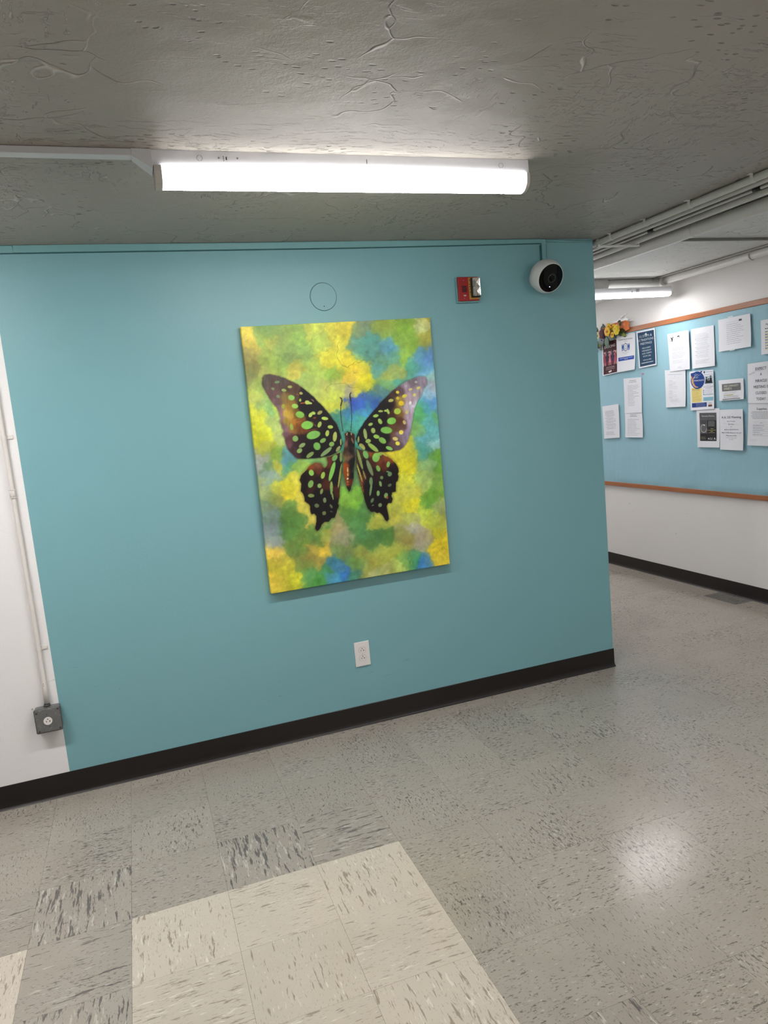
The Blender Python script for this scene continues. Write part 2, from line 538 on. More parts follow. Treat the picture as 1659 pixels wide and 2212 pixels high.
def strip_light(name, label, cx, cy, top, knockouts=True, rods=(), diff=None, drop=1.0):
    """surface strip light 1.215 m long along x; top = height of its top face"""
    root = empty(name, (cx, cy, top))
    tag(root, label, 'light', 'strip lights')
    L = 1.215 / 2
    m = MB()
    m.extrude_profile([(-.034, -.0005), (.034, -.0005), (.0345, -.04), (.0335, -.043), (-.0335, -.043), (-.0345, -.04)], 0, -L, L)
    hs = m.build('housing', M_WMETAL, root)
    prof = [(-.041, -.0435), (.041, -.0435), (.0412, -.047), (.0412, -.06)]
    n = 12
    for k in range(1, n):
        a = math.pi * k / n
        prof.append((.0412 * math.cos(a), -.062 - .036 * math.sin(a)))
    prof += [(-.0412, -.06), (-.0412, -.047)]
    prof = [(y, -.0435 + (z + .0435) * drop) for y, z in prof]
    MB().extrude_profile(prof, 0, -L + .022, L - .012, smooth=True).build('diffuser', diff or M_DIFF, root)
    big = [(a * 1.03, b if b > -.045 else -.0435 + (b + .0435) * 1.02) for a, b in prof]
    MB().extrude_profile(big, 0, -L + .002, -L + .022, smooth=False).build('end_cap', M_CAP, root)
    MB().extrude_profile(big, 0, L - .012, L - .001, smooth=False).build('end_cap', M_CAP, root)
    if knockouts:
        for x in (-.475, .503):
            k = MB()
            k.disc((x, -.0344, -.021), (0, -1, 0), .0075, .0006, 20)
            k.build('knockout', M_WMETAL, hs)
            k = MB()
            for s in range(22):
                a0, a1 = 2 * math.pi * s / 22, 2 * math.pi * (s + 1) / 22
                if s % 11 == 5:
                    continue
                k.quad([(x + r * math.cos(a), -.0351, -.021 + r * math.sin(a)) for r, a in ((.0072, a0), (.0084, a0), (.0084, a1), (.0072, a1))])
            k.build('knockout_rim', M_GREYPRINT, hs)
        for x in (-.42, -.366):
            MB().disc((x, -.0343, -.019), (0, -1, 0), .003, .001, 10).build('screw', M_SCREW, hs)
        k = MB()
        k.quad([(-.410, -.03475, -.011), (-.402, -.03475, -.011), (-.402, -.03475, -.030), (-.410, -.03475, -.030)])
        k.build('rating_label', plain('label_paper', (236, 236, 236), .6), hs)
        k = MB()
        for s in range(5):
            z = -.013 - s * .0034
            k.quad([(-.4088, -.0350, z), (-.4042, -.0350, z), (-.4042, -.0350, z - .0016), (-.4088, -.0350, z - .0016)])
        k.quad([(-.4000, -.0349, -.0155), (-.3968, -.0349, -.0155), (-.3968, -.0349, -.0245), (-.4000, -.0349, -.0245)])
        tag(k.build('label_print', M_BLACK, hs), kind='stuff')
        MB().box((.0335, -.0352, -.026), (.0352, -.0345, -.013)).build('slot', M_BLACK, hs)
    else:
        k = MB()
        for s in range(6):
            z = -.012 - s * .0036
            w = random.uniform(.02, .036)
            k.quad([(.29, -.0350, z), (.29 + w, -.0350, z), (.29 + w, -.0350, z - .0018), (.29, -.0350, z - .0018)])
        k.quad([(.252, -.0350, -.025), (.260, -.0350, -.025), (.260, -.0350, -.033), (.252, -.0350, -.033)])
        for s in range(4):
            k.quad([(.215 + s * .010, -.0350, -.014), (.222 + s * .010, -.0350, -.014), (.222 + s * .010, -.0350, -.017), (.215 + s * .010, -.0350, -.017)])
        tag(k.build('label_print', M_GREYPRINT, hs), kind='stuff')
    for x in rods:
        MB().tube([(x, 0, -.002), (x, 0, H - top)], .004, 8).build('hanger_rod', M_WMETAL, root)
    return root
strip_light('strip_light', 'lit white LED strip light above the butterfly painting', -1.6295, -1.0505, H)
l2 = strip_light('strip_light', 'lit white strip light hung across the passage above the pin board', 0.851, 1.1345, 2.242, False, (-.5, -.2), M_DIFF_DIM, .42)
# rows outside the frame that light it, then two passage lights added as fill
strip_light('strip_light', 'strip light at the far end of the white ceiling raceway', -3.40, -1.0505, H, False, (), M_DIFF_BRIGHT)
strip_light('strip_light', 'strip light behind the viewer over the cream floor tiles', -3.1, -4.35, H, False, (), M_DIFF_FAINT)
strip_light('strip_light', 'strip light of the row behind the viewer, to the right', -.35, -3.4, H, False, (), M_DIFF_ROW)
strip_light('strip_light', 'added unseen strip light across the passage, right of the frame', .82, -1.35, 2.2525, False, (-.5, -.2), M_DIFF_FAINT, .62)  # added out of view to brighten the pin board wall and right floor
strip_light('strip_light', 'added unseen strip light farther along the passage, hidden by the teal wall', .82, 2.75, 2.2525, False, (-.5, -.2), M_DIFF_HALF, .62)  # added out of sight to lift the far floor and lower passage wall

# surface raceway feeding the strip light, with its tapered end fitting
rw = tag(empty('ceiling_raceway', (-2.6, -1.07, H)), 'white ceiling raceway running into the end of the lit strip light', 'raceway')
MB().box((-2.79 + 2.6, -.020, -.0195), (-2.291 + 2.6, .020, -.0008), .002).build('channel', M_WMETAL, rw)
m = MB()
x0, x1 = -2.291 + 2.6, -2.2375 + 2.6
a = [m.bm.verts.new(p) for p in ((x0, -.022, -.0008), (x0, .020, -.0008), (x0, .020, -.021), (x0, -.022, -.021))]
b = [m.bm.verts.new(p) for p in ((x1, -.020, -.0008), (x1, .05, -.0008), (x1, .05, -.052), (x1, -.020, -.052))]
for k in range(4):
    m.bm.faces.new((a[k], a[(k + 1) % 4], b[(k + 1) % 4], b[k]))
m.bm.faces.new(a[::-1]); m.bm.faces.new(b)
m.build('end_fitting', M_WMETAL, rw)

# ------------------------------------------------------------------ painted raceway and cables along the teal wall
M_TEALP = plain('teal_painted_metal', (118, 168, 171), 0.35)
tr = tag(empty('teal_raceway', (-1.5, 0, H)), 'teal painted flat raceway along the top of the wall above the painting', 'raceway')
m = MB()
def wavy_strip(m, x0, x1, n, d, top, bot):
    for k in range(n):
        xa, xb = x0 + (x1 - x0) * k / n, x0 + (x1 - x0) * (k + 1) / n
        for (p, q) in ((xa, xb),):
            za, zb, ya, yb = top(p), top(q), bot(p), bot(q)
            m.quad([(p, -d, ya), (q, -d, yb), (q, -d, zb), (p, -d, za)])
            m.quad([(p, 0, ya), (q, 0, yb), (q, -d, yb), (p, -d, ya)])
            m.quad([(p, -d, za), (q, -d, zb), (q, 0, zb), (p, 0, za)])
wavy_strip(m, ROOM_L + 1.5, -2.735 + 1.5, 6, .018, lambda x: -.0035, lambda x: -.030)
m.build('channel', M_TEALP, tr)
m = MB()
wavy_strip(m, -2.733 + 1.5, -.315 + 1.5, 14, .019, lambda x: -.0025 + .001 * math.sin(x * 5), lambda x: -.029 + .0085 * max(0, (x - .1) / 1.1) ** 1.3)
m.build('channel', M_TEALP, tr)
M_GAPL = ink('dark_teal_gap_shade', (64, 112, 115))  # solid dark strips stand in for the shade in the raceway's edge gaps
m = MB()
wavy_strip(m, ROOM_L + 1.5, -.315 + 1.5, 24, .0165, lambda x: -.028 + (.0085 * max(0, (x - .1) / 1.1) ** 1.3 if x > .1 else 0), lambda x: -.0312 + (.0085 * max(0, (x - .1) / 1.1) ** 1.3 if x > .1 else 0))
wavy_strip(m, ROOM_L + 1.5, -.315 + 1.5, 24, .0165, lambda x: -.0004, lambda x: -.004)
m.build('gap_shade', M_GAPL, tr)
MB().box((-.3175 + 1.5, -.0155, -.112), (-.288 + 1.5, 0, -.03)).build('gap_shade', M_GAPL, tr)
MB().box((-.3145 + 1.5, -.018, -.112), (-.291 + 1.5, 0, -.003), .0015).build('drop_channel', M_TEALP, tr)
tc = MB().tube([(-.291, -.006, H - .008), (-.2, -.007, H - .010), (-.1, -.006, H - .013), (-.005, -.006, H - .015)], .005, 8).build('teal_cable', M_TEALP)
tag(tc, 'teal painted cable sagging from the camera raceway to the wall corner', 'cable')

# ------------------------------------------------------------------ round blank cover
bc = tag(empty('blank_cover', (-1.473, 0, 2.075)), 'round teal blank cover plate on the wall above the painting', 'cover plate')
m = MB()
m.disc((0, 0, 0), (0, -1, 0), .0605, .0022, 48)
m.build('plate', M_TEAL, bc)
m = MB()
for s in range(48):
    a0, a1 = 2 * math.pi * s / 48, 2 * math.pi * (s + 1) / 48
    ring = []
    for a in (a0, a1):
        ring.append([(r * math.cos(a), y, r * math.sin(a)) for r, y in ((.0605, -.0016), (.0622, -.0026), (.0636, -.0012), (.064, 0))])
    for q in range(3):
        m.quad([ring[0][q], ring[1][q], ring[1][q + 1], ring[0][q + 1]])
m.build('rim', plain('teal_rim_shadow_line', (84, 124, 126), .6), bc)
MB().disc((.004, -.0015, .043), (0, -1, 0), .0036, .0014, 12).build('screw', M_TEALP, bc)
MB().disc((-.001, -.0012, -.043), (0, -1, 0), .0024, .0012, 10).build('screw_hole', M_BLACK, bc)

# ------------------------------------------------------------------ fire alarm strobe
M_RED = plain('red_alarm_plastic', (150, 18, 22), 0.35)
M_GOLD = plain('gold_panel', (176, 130, 48), 0.4)
fa = tag(empty('fire_alarm', (-.746, 0, 2.082)), 'red fire alarm strobe with gold panel on the teal wall beside the round camera', 'fire alarm')
ox, oz = -.746, 2.082
MB().box((-.805 - ox, -.019, 2.0195 - oz), (-.688 - ox, 0, 2.1425 - oz), .002).build('back_box', M_TEALP, fa)
pl = MB().box((-.803 - ox, -.031, 2.0245 - oz), (-.691 - ox, -.0192, 2.1385 - oz), .003).build('face_plate', M_RED, fa)
k = MB()
for s in range(6):
    z = 2.0945 - oz - s * .0052
    k.box((-.783 - ox, -.0316, z - .0018), (-.757 - ox, -.0309, z + .0018))
k.build('sounder_grille', M_BLACK, pl)
k = MB().box((-.7755 - ox, -.0318, 2.0475 - oz), (-.7625 - ox, -.0309, 2.0535 - oz)).build('status_window', plain('grey_window', (190, 180, 178), .3), pl)
for z in (2.1225, 2.0385):
    MB().disc((-.772 - ox, -.0309, z - oz), (0, -1, 0), .002, .0008, 8).build('screw', M_SCREW, pl)
gp = MB().box((-.7465 - ox, -.0345, 2.031 - oz), (-.693 - ox, -.0308, 2.1345 - oz), .0016).build('gold_panel', M_GOLD, fa)
M_LENSBOX = plain('black_strobe_bezel', (18, 16, 15), .4)
bz = MB().box((-.737 - ox, -.046, 2.0385 - oz), (-.6925 - ox, -.034, 2.1315 - oz), .002).build('strobe_bezel', M_LENSBOX, fa)
t = NT('clear_strobe_lens')
t.col((0.95, 0.95, 0.95)); t.rough(0.04)
t.b.inputs['Transmission Weight'].default_value = 0.9
t.b.inputs['IOR'].default_value = 1.45
M_LENS = t.m
M_MIRROR = plain('strobe_reflector', (235, 235, 232), 0.12, 0.95)
m = MB()
for k in range(2):
    za, zb = (2.044, 2.0865) if k == 0 else (2.0865, 2.129)
    zm = (za + zb) / 2
    xa, xb = -.7335 - ox, -.696 - ox
    xm = (xa + xb) / 2
    c = m.bm.verts.new((xm, -.0475, zm - oz))
    ring = [m.bm.verts.new((x, -.0525, z - oz)) for x, z in ((xa, za), (xm, za), (xb, za), (xb, zm), (xb, zb), (xm, zb), (xa, zb), (xa, zm))]
    for q in range(8):
        m.bm.faces.new((c, ring[q], ring[(q + 1) % 8]))
m.build('reflector', M_MIRROR, bz)
MB().tube([(-.719 - ox, -.055, 2.047 - oz), (-.719 - ox, -.055, 2.126 - oz)], .0028, 10).build('flash_tube', plain('flash_tube_white', (240, 238, 220), .2), bz)
m = MB()
m.box((-.7345 - ox, -.0605, 2.0432 - oz), (-.6952 - ox, -.0462, 2.1298 - oz), .005, seg=2)
m.build('strobe_lens', M_LENS, fa)

# ------------------------------------------------------------------ lettering helper
_glyph = {}
def glyphs(s):
    """triangles of a line of text; baseline at 0, capital height 1"""
    if s in _glyph:
        return _glyph[s]
    cu = bpy.data.curves.new('lettering', 'FONT')
    cu.body = s
    cu.size = 1.0
    cu.resolution_u = 2
    ob = bpy.data.objects.new('lettering', cu)
    COL.objects.link(ob)
    dg = bpy.context.evaluated_depsgraph_get()
    me = ob.evaluated_get(dg).to_mesh()
    me.calc_loop_triangles()
    v = [(p.co.x, p.co.y) for p in me.vertices]
    tr = [tuple(q.vertices) for q in me.loop_triangles]
    ob.evaluated_get(dg).to_mesh_clear()
    bpy.data.objects.remove(ob)
    bpy.data.curves.remove(cu)
    if v:
        x0 = min(p[0] for p in v)
        v = [((p[0] - x0) / .73, p[1] / .73) for p in v]
    _glyph[s] = (v, tr)
    return _glyph[s]

# the word on the gold panel reads from top to bottom
v, trs = glyphs('FIRE')
wd_ = max(p[0] for p in v)
m = MB()
for tri in trs:
    m.quad([(-.7442 - ox + v[i][1] * .0055, -.0348, 2.1245 - oz - v[i][0] * (.074 / wd_)) for i in tri])
m.build('lettering', M_BLACK, gp)

# ------------------------------------------------------------------ round security camera
M_CAMW = plain('white_camera_shell', (208, 211, 210), 0.45)
M_GLOSS = plain('black_glossy_face', (2, 2, 3), 0.06, spec=0.18)
scn = Vector((.033, -.912, -.409)).normalized()
cc = Vector((-.3428, -.088, 2.1195))
R0 = .0815
sc_ = tag(empty('security_camera', tuple(cc)), 'round white security camera with black glass face under the teal raceway', 'camera')
def lathe(m, prof, axis, n=40, mi=0, smooth=True):
    """prof: (distance along axis, radius)"""
    d = Vector(axis).normalized()
    a = d.orthogonal().normalized()
    b = d.cross(a)
    rings = []
    for s, r in prof:
        if r < 1e-6:
            rings.append([m.bm.verts.new(d * s)])
        else:
            rings.append([m.bm.verts.new(d * s + (a * math.cos(2 * math.pi * k / n) + b * math.sin(2 * math.pi * k / n)) * r) for k in range(n)])
    for r0, r1 in zip(rings, rings[1:]):
        for k in range(n):
            q = [r0[k % len(r0)], r0[(k + 1) % len(r0)], r1[(k + 1) % len(r1)], r1[k % len(r1)]]
            u = []
            for x in q:
                if x not in u:
                    u.append(x)
            if len(u) > 2:
                f = m.bm.faces.new(u)
                f.smooth = smooth
                f.material_index = mi
    return m
cut = .50
pr = [(-R0 * .82, 0), (-R0 * .82, R0 * .42)]
for k in range(1, 15):
    a = math.radians(205 - (205 - 60) * k / 14)
    pr.append((R0 * math.cos(a), R0 * abs(math.sin(a))))
pr += [(R0 * cut, R0 * .852), (R0 * cut - .002, R0 * .835)]
pr[2:2] = []
pr = [(-R0, 0)] + [(R0 * math.cos(math.radians(180 - 120 * k / 16)), R0 * math.sin(math.radians(180 - 120 * k / 16))) for k in range(1, 17)] + [(R0 * .505, R0 * .845), (R0 * .49, R0 * .835)]
lathe(MB_ := MB(), pr, scn); MB_.build('shell', M_CAMW, sc_)
fc = lathe(m := MB(), [(R0 * .475, R0 * .842), (R0 * .492, R0 * .834), (R0 * .50, R0 * .80), (R0 * .515, R0 * .5), (R0 * .52, 0)], scn) and m.build('face', M_GLOSS, sc_)
rt = Vector((1, 0, 0)); rt = (rt - scn * rt.dot(scn)).normalized(); upv = scn.cross(rt) * -1
if upv.z < 0: upv = -upv
m = MB()
pc = Vector((0, 0, 0)) + scn * (R0 * .516) + rt * .004 - upv * .0
ring = []
for k in range(33):
    a = 2 * math.pi * k / 32
    ring.append([pc + (rt * math.cos(a) + upv * math.sin(a)) * r + scn * z for r, z in ((.0215, .0008), (.0205, .0022), (.0185, .0006))])
for k in range(32):
    for q in range(2):
        m.quad([ring[k][q], ring[k + 1][q], ring[k + 1][q + 1], ring[k][q + 1]])
m.build('lens_ring', plain('dark_lens_ring', (80, 80, 82), .25), fc)
m = MB(); lathe(m, [(.0, .018), (.0022, .014), (.003, .008), (.0032, 0)], scn, 24)
bmesh.ops.translate(m.bm, verts=m.bm.verts[:], vec=pc)
m.build('lens', M_GLOSS, fc)
m = MB(); m.disc(scn * (R0 * .508) - upv * .042 + rt * .0, scn, .0017, .0008, 10)
m.build('status_lamp', glow('blue_white_lamp', (.55, .5, 1.0), 3.0), fc)
m = MB()
m.disc((-.004, .088, .0), (0, -1, 0), .044, .03, 32)
m.build('wall_mount', M_CAMW, sc_)

# ------------------------------------------------------------------ duplex outlet on the teal wall
M_PLATE = plain('white_plastic', (226, 222, 219), 0.3, grain=.015)
M_SLOT = ink('dark_slot', (22, 20, 19))
wo = tag(empty('wall_outlet', (-1.457, 0, .3645)), 'white duplex outlet in a plain plate on the teal wall below the painting', 'outlet')
MB().box((-.0385, -.0062, -.0615), (.0385, 0, .0615), .003).build('cover_plate', M_PLATE, wo)
def receptacle(parent, z, y, flat=True, x=0):
    m = MB()
    pts = []
    for k in range(28):
        a = 2 * math.pi * k / 28
        px, pz = .0172 * math.cos(a), .0172 * math.sin(a)
        if flat:
            pz = max(-.0142, min(.0142, pz))
        pts.append((x + px, z + pz))
    m.extrude_profile(pts, 1, y - .0012, y)
    r = m.build('receptacle', M_PLATE, parent)
    m = MB()
    m.box((x - .0075, y - .0014, z - .0055), (x - .0052, y - .0011, z + .002))
    m.box((x + .0052, y - .0014, z - .0055), (x + .0075, y - .0011, z + .002))
    m.box((x + .0072, y - .0014, z - .0028), (x + .0105, y - .0011, z - .0008))
    m.disc((x, y - .0011, z + .0078), (0, -1, 0), .0024, .0003, 10)
    m.build('slots', M_SLOT, r)
    m = MB()
    for k in range(28):
        p, q = pts[k], pts[(k + 1) % 28]
        e = 1.05
        m.quad([(p[0], y - .0003, p[1]), (q[0], y - .0003, q[1]), (x + (q[0] - x) * e, y - .0003, z + (q[1] - z) * e), (x + (p[0] - x) * e, y - .0003, z + (p[1] - z) * e)])
    m.build('gap_line', plain('gap_shadow', (120, 114, 110), .7), r)
receptacle(wo, .0195, -.0062)
receptacle(wo, -.0195, -.0062)
MB().disc((0, -.006, 0), (0, -1, 0), .0028, .0008, 12).build('screw', plain('white_screw', (200, 197, 193), .4), wo)

# ------------------------------------------------------------------ grey junction box with single outlet, and its conduit
t = NT('worn_grey_paint')
o_ = t.obj()
c_ = t.mix(t.noise(o_, 30.0, 4.0, .65), lin((92, 93, 92)), lin((112, 113, 111)))
c_ = t.mix(t.math('MULTIPLY', t.step(t.noise(o_, 90.0, 3.0), .62, .7), .6), c_, lin((150, 148, 142)))
t.col(c_); t.rough(.45)
t.bump(t.noise(o_, 120.0, 3.0), .4, .001)
M_GBOX = t.m
jb = tag(empty('junction_box', (-2.8735, 0, .3685)), 'grey metal junction box with one round outlet on the edge of the white wall', 'junction box')
MB().box((-.0505, -.042, -.0515), (.0505, 0, .0515), .009, seg=3).build('box', M_GBOX, jb)
cp = MB().box((-.0515, -.0495, -.0525), (.0515, -.0422, .0525), .0065, seg=3).build('cover_plate', M_GBOX, jb)
M_GSCREW = plain('grey_screw', (62, 62, 62), .5)
for x, z in ((-.041, .037), (.042, .043), (.042, -.042), (-.04, -.044)):
    MB().disc((x, -.0493, z), (0, -1, 0), .0042, .0014, 12).build('screw', M_GSCREW, cp)
for x, z in ((-.002, .026), (.002, -.028)):
    MB().disc((x, -.0493, z), (0, -1, 0), .0024, .0008, 10).build('rivet', M_GSCREW, cp)
receptacle(jb, -.0025, -.0495, False, -.0015)
m = MB()
m.tube([(0, -.019, .051), (0, -.018, .059)], .0135, 14)
m.tube([(0, -.018, .059), (0, -.016, .064)], .0115, 6)
m.box((-.006, -.031, .0525), (.006, -.018, .062), .002)
m.build('connector', plain('dark_grey_connector', (70, 70, 70), .5), jb)

M_COND = plain('white_painted_conduit', (224, 219, 214), 0.38, bump=.0004)
wc = tag(empty('wall_conduit', (-2.872, 0, .44)), 'thin white conduit running up the white wall from the grey box', 'conduit')
MB().tube([(-.0005, -.016, -.0072), (0, -.014, .06), (.001, -.0125, .3), (-.002, -.0125, .8), (-.004, -.0125, 1.2), (-.004, -.0125, H - .4402)], [.0115, .0098] + [.0092] * 4, 14).build('pipe', M_COND, wc)
for z, rz in ((1.124, .0), (.232, 0)):
    m = MB()
    xx = -.003 if z > 1 else .0005
    arc = []
    for k in range(9):
        a = math.pi * k / 8
        arc.append((xx + .0115 * math.cos(a), -.0125 - .0105 * math.sin(a)))
    for k in range(8):
        (xa, ya), (xb, yb) = arc[k], arc[k + 1]
        for zz in (-.0065, .0065):
            pass
        m.quad([(xa, ya - .001, z - .008), (xb, yb - .001, z - .008), (xb, yb - .001, z + .008), (xa, ya - .001, z + .008)])
    m.box((xx + .0105, -.0125, z - .0065), (xx + .0125, -.0005, z + .0065))
    m.box((xx + .0105, -.0055, z - .0075), (xx + .033, -.0002, z + .0085), .0015)
    m.disc((xx + .022, -.0044, z + .0005), (0, -1, 0), .004, .003, 10)
    m.build('strap', M_COND, wc)
m = MB()
m.tube([(-.0035, -.0125, .876), (-.0035, -.0125, .912)], .0118, 14)
m.tube([(-.0035, -.0125, .876), (-.0035, -.0125, .880)], .013, 14)
m.tube([(-.0035, -.0125, .908), (-.0035, -.0125, .912)], .013, 14)
for z in (.886, .902):
    m.disc((-.0035, -.0235, z), (0, -1, 0), .003, .004, 8)
m.build('coupling', M_COND, wc)
m = MB()
for z in (.072, .080):
    m.disc((-.002, -.0232, z), (0, -1, 0), .0016, .001, 8)
m.build('rust_spots', ink('rust_brown', (96, 62, 52)), wc)

# ------------------------------------------------------------------ pipes and conduits under the passage ceiling
M_PIPE = plain('white_painted_pipe', (222, 221, 217), 0.4, bump=.0005)
M_PIPEG = plain('grey_white_painted_conduit', (214, 212, 206), 0.4, bump=.0004)
def straight(name, label, x0, y0, x1, y1, r, z=None, mat=M_PIPEG, n=14, group=None):
    """pipe hung just under the ceiling from (x0,y0) to (x1,y1)"""
    o = tag(empty(name, (x0, y0, z if z is not None else H - r - .001)), label, 'pipe' if r > .02 else 'conduit', group)
    MB().tube([(0, 0, 0), (x1 - x0, y1 - y0, 0)], r, n).build('pipe', mat, o)
    return o
YS, YN = ROOM_F + .02, COR_END - .02
ca = straight('ceiling_conduit', 'thick conduit nearest the teal wall corner, with straps, on the ceiling', .045, YS, .045, YN, .0155)
cb = straight('ceiling_conduit', 'thinner conduit second from the teal corner on the ceiling', .135, YS, .135, YN, .0105)
cc_ = straight('ceiling_conduit', 'thinnest conduit with dark couplings in the middle of the ceiling bundle', .225, YS, .225, YN, .0062, mat=M_PIPE)
cd = straight('ceiling_conduit', 'thick conduit beside the large white ceiling pipe', .268, YS, .268, YN, .0155)
def clip(o, y, r, wide):
    m = MB()
    pts = [(r * 1.12 * math.cos(a), r * 1.12 * math.sin(a)) for a in [math.pi + math.pi * k / 8 for k in range(9)]]
    for (xa, za), (xb, zb) in zip(pts, pts[1:]):
        m.quad([(xa, y - .008, za), (xb, y - .008, zb), (xb, y + .008, zb), (xa, y + .008, za)])
    m.quad([(pts[0][0], y - .008, 0), (pts[0][0], y + .008, 0), (pts[0][0], y + .008, r), (pts[0][0], y - .008, r)])
    m.quad([(pts[-1][0], y - .008, 0), (pts[-1][0], y + .008, 0), (pts[-1][0], y + .008, r), (pts[-1][0], y - .008, r)])
    m.box((-r - wide, y - .008, r - .003), (-r, y + .008, r))
    m.build('strap', M_PIPE, o)
for y in (-.11, -.37, -.66, -1.0, -2.2, -3.4):
    clip(ca, y - YS, .0155, .02)
for y in (-.18, -.84, -2.6):
    m = MB()
    m.tube([(0, y - .02 - YS, 0), (0, y + .02 - YS, 0)], .0085, 10)
    m.build('coupling', plain('black_coupling', (32, 30, 29), .5), cc_)
br = tag(empty('ceiling_bracket', (.12, .005, H - .012)), 'small white cross bar under the ceiling conduits at the teal corner', 'bracket')
MB().box((-.085, -.012, -.030), (.17, .012, -.021), .003).build('bar', M_PIPE, br)
MB().box((.165, -.010, -.030), (.173, .010, .011), .002).build('end_post', M_PIPE, br)
MB().box((-.088, -.010, -.030), (-.080, .010, .011), .002).build('end_post', M_PIPE, br)

bp = straight('ceiling_pipe', 'large white pipe along the ceiling between the conduits and the passage', .66, YS, .174, YN, .0335, H - .0345, M_PIPE, 20)
d_ = Vector((.174 - .66, YN - YS, 0)).normalized()
for s in (4.2, 5.28, 7.3):
    MB().tube([d_ * (s - .004), d_ * (s + .004)], .0342, 20).build('joint_band', M_PIPEG, bp)

xc = tag(empty('cross_conduit', (.30, .012, H - .0085)), 'thin conduit crossing the passage ceiling to the pin board wall', 'conduit')
MB().tube([(0, 0, 0), (W - .302, .012, 0)], .0075, 10).build('pipe', plain('dark_grey_conduit', (128, 126, 122), .5), xc)  # one even darker grey along the whole conduit

wp = tag(empty('passage_pipe', (1.44, YS, 2.290)), 'white pipe hung along the top of the pin board wall', 'pipe')
MB().tube([(0, 0, 0), (0, YN - YS, 0)], .0258, 18).build('pipe', M_PIPE, wp)
for y in (.36, -1.2, -2.8):
    m = MB()
    arc = [(.029 * math.cos(a), .029 * math.sin(a)) for a in [math.radians(-200 + 22 * k) for k in range(11)]]
    m.tube([(p[0], y - YS, p[1]) for p in arc] + [(.028, y - YS, .0255)], .0032, 8)
    m.build('hanger_hook', M_PIPEG, wp)
MB().tube([(0, 1.145 - YS, 0), (0, 1.255 - YS, 0)], .032, 18).build('tee_fitting', M_PIPE, wp)
MB().tube([(.022, 2.9 - YS, .018), (.022, 2.905 - YS, .018)], .002, 6).build('tie', M_PIPEG, wp)
tc2 = tag(empty('passage_conduit', (1.365, YS, H - .008)), 'thin dark grey conduit on the ceiling beside the pin board wall pipe', 'conduit')
MB().tube([(0, 0, 0), (0, 1.6 - YS, 0)], .0065, 10).build('pipe', plain('grey_painted_conduit', (150, 147, 142), .45), tc2)
bpipe = tag(empty('branch_pipe', (.05, 1.20, 2.284)), 'white branch pipe with ribbed coupling above the passage strip light', 'pipe')
MB().tube([(0, 0, 0), (1.39 - .05 + .03, 0, .003)], .030, 18).build('pipe', M_PIPE, bpipe)
m = MB()
lathe(m, [(0, 0), (0, .030), (.002, .044)] + [(.004 + .011 * k + dx, .0455 - (.004 if q in (0, 3) else 0)) for k in range(24) for q, dx in enumerate((0, .001, .0095, .0105))] + [(.2705, .044), (.2725, .030), (.2725, 0)], (1, 0, 0), 26, smooth=False)
bmesh.ops.translate(m.bm, verts=m.bm.verts[:], vec=(.96 - .2725 - .05, 0, 0))
m.build('ribbed_coupling', M_PIPE, bpipe)

# ------------------------------------------------------------------ pin board
t = NT('orange_brown_oak')
o_ = t.obj()
gr = t.noise(t.mapping(o_, (60, 1.6, 60)), 2.0, 4.0, .6)
t.col(t.mix(gr, lin((142, 82, 47)), lin((184, 118, 75))))
t.rough(.35)
t.bump(gr, .3, .0006)
M_OAK = t.m
t = NT('pale_blue_paper')
o_ = t.obj()
t.col(t.mix(t.noise(o_, 2.0, 3.0), lin((146, 188, 203)), lin((154, 195, 209))))
t.rough(.5, .35)
t.bump(t.math('ADD', t.noise(t.mapping(o_, (1, 3, 1.2)), 3.0, 3.0, .55), t.math('MULTIPLY', t.noise(o_, 300.0, 2.0), .02)), .6, .012)
M_BLUEPAPER = t.m
BY0, BY1, BZ0, BZ1 = -1.9, 2.60, .7145, 2.023
pb = tag(empty('pin_board', (W, .35, 1.37)), 'long wall board with pale blue paper and orange oak frame', 'pin board')
oy, oz = .35, 1.37
MB().box((-.012, BY0 - oy, BZ0 - oz + .01), (-.0005, BY1 - oy, BZ1 - oz - .01)).build('backing_board', plain('board_backing', (150, 130, 100), .8), pb)
m = MB()
ny, nz = 150, 44
g = [[None] * (nz + 1) for _ in range(ny + 1)]
from mathutils import noise as mnoise
for a in range(ny + 1):
    for b in range(nz + 1):
        y = BY0 + .01 + (BY1 - BY0 - .02) * a / ny
        fz = b / nz
        z = BZ0 + .028 + (BZ1 - BZ0 - .06) * fz
        puff = .006 * (mnoise.noise((y * 2.2, z * 1.6, 3.1)) + .6 * mnoise.noise((y * 5, z * 3, 7.7)))
        low = max(0, 1 - fz / .13)
        puff += .024 * low * max(0, mnoise.noise((y * 4.5, 1.7, z * 1.2)) + .2) * min(1, fz / .03 + .1)
        puff += .004 * max(0, (fz - .9) / .1) * mnoise.noise((y * 6, 9.2, z))
        if fz == 0:
            z += .004 * mnoise.noise((y * 8, 4.4, 0))
        g[a][b] = m.bm.verts.new((-.0142 - max(-.0012, puff), y - oy, z - oz))
for a in range(ny):
    for b in range(nz):
        f = m.bm.faces.new((g[a][b], g[a + 1][b], g[a + 1][b + 1], g[a][b + 1]))
        f.smooth = True
m.build('blue_paper', M_BLUEPAPER, pb)
def rail(lo, hi):
    return MB().box(lo, hi, .004).build('frame_rail', M_OAK, pb)
rail((-.022, BY0 - oy, BZ1 - oz - .0375), (0, BY1 - oy, BZ1 - oz))
rail((-.024, BY0 - oy, BZ0 - oz), (0, BY1 - oy, BZ0 - oz + .034))
rail((-.022, BY0 - .03 - oy, BZ0 - oz), (0, BY0 - oy, BZ1 - oz))
rail((-.022, BY1 - oy, BZ0 - oz), (0, BY1 + .03 - oy, BZ1 - oz))

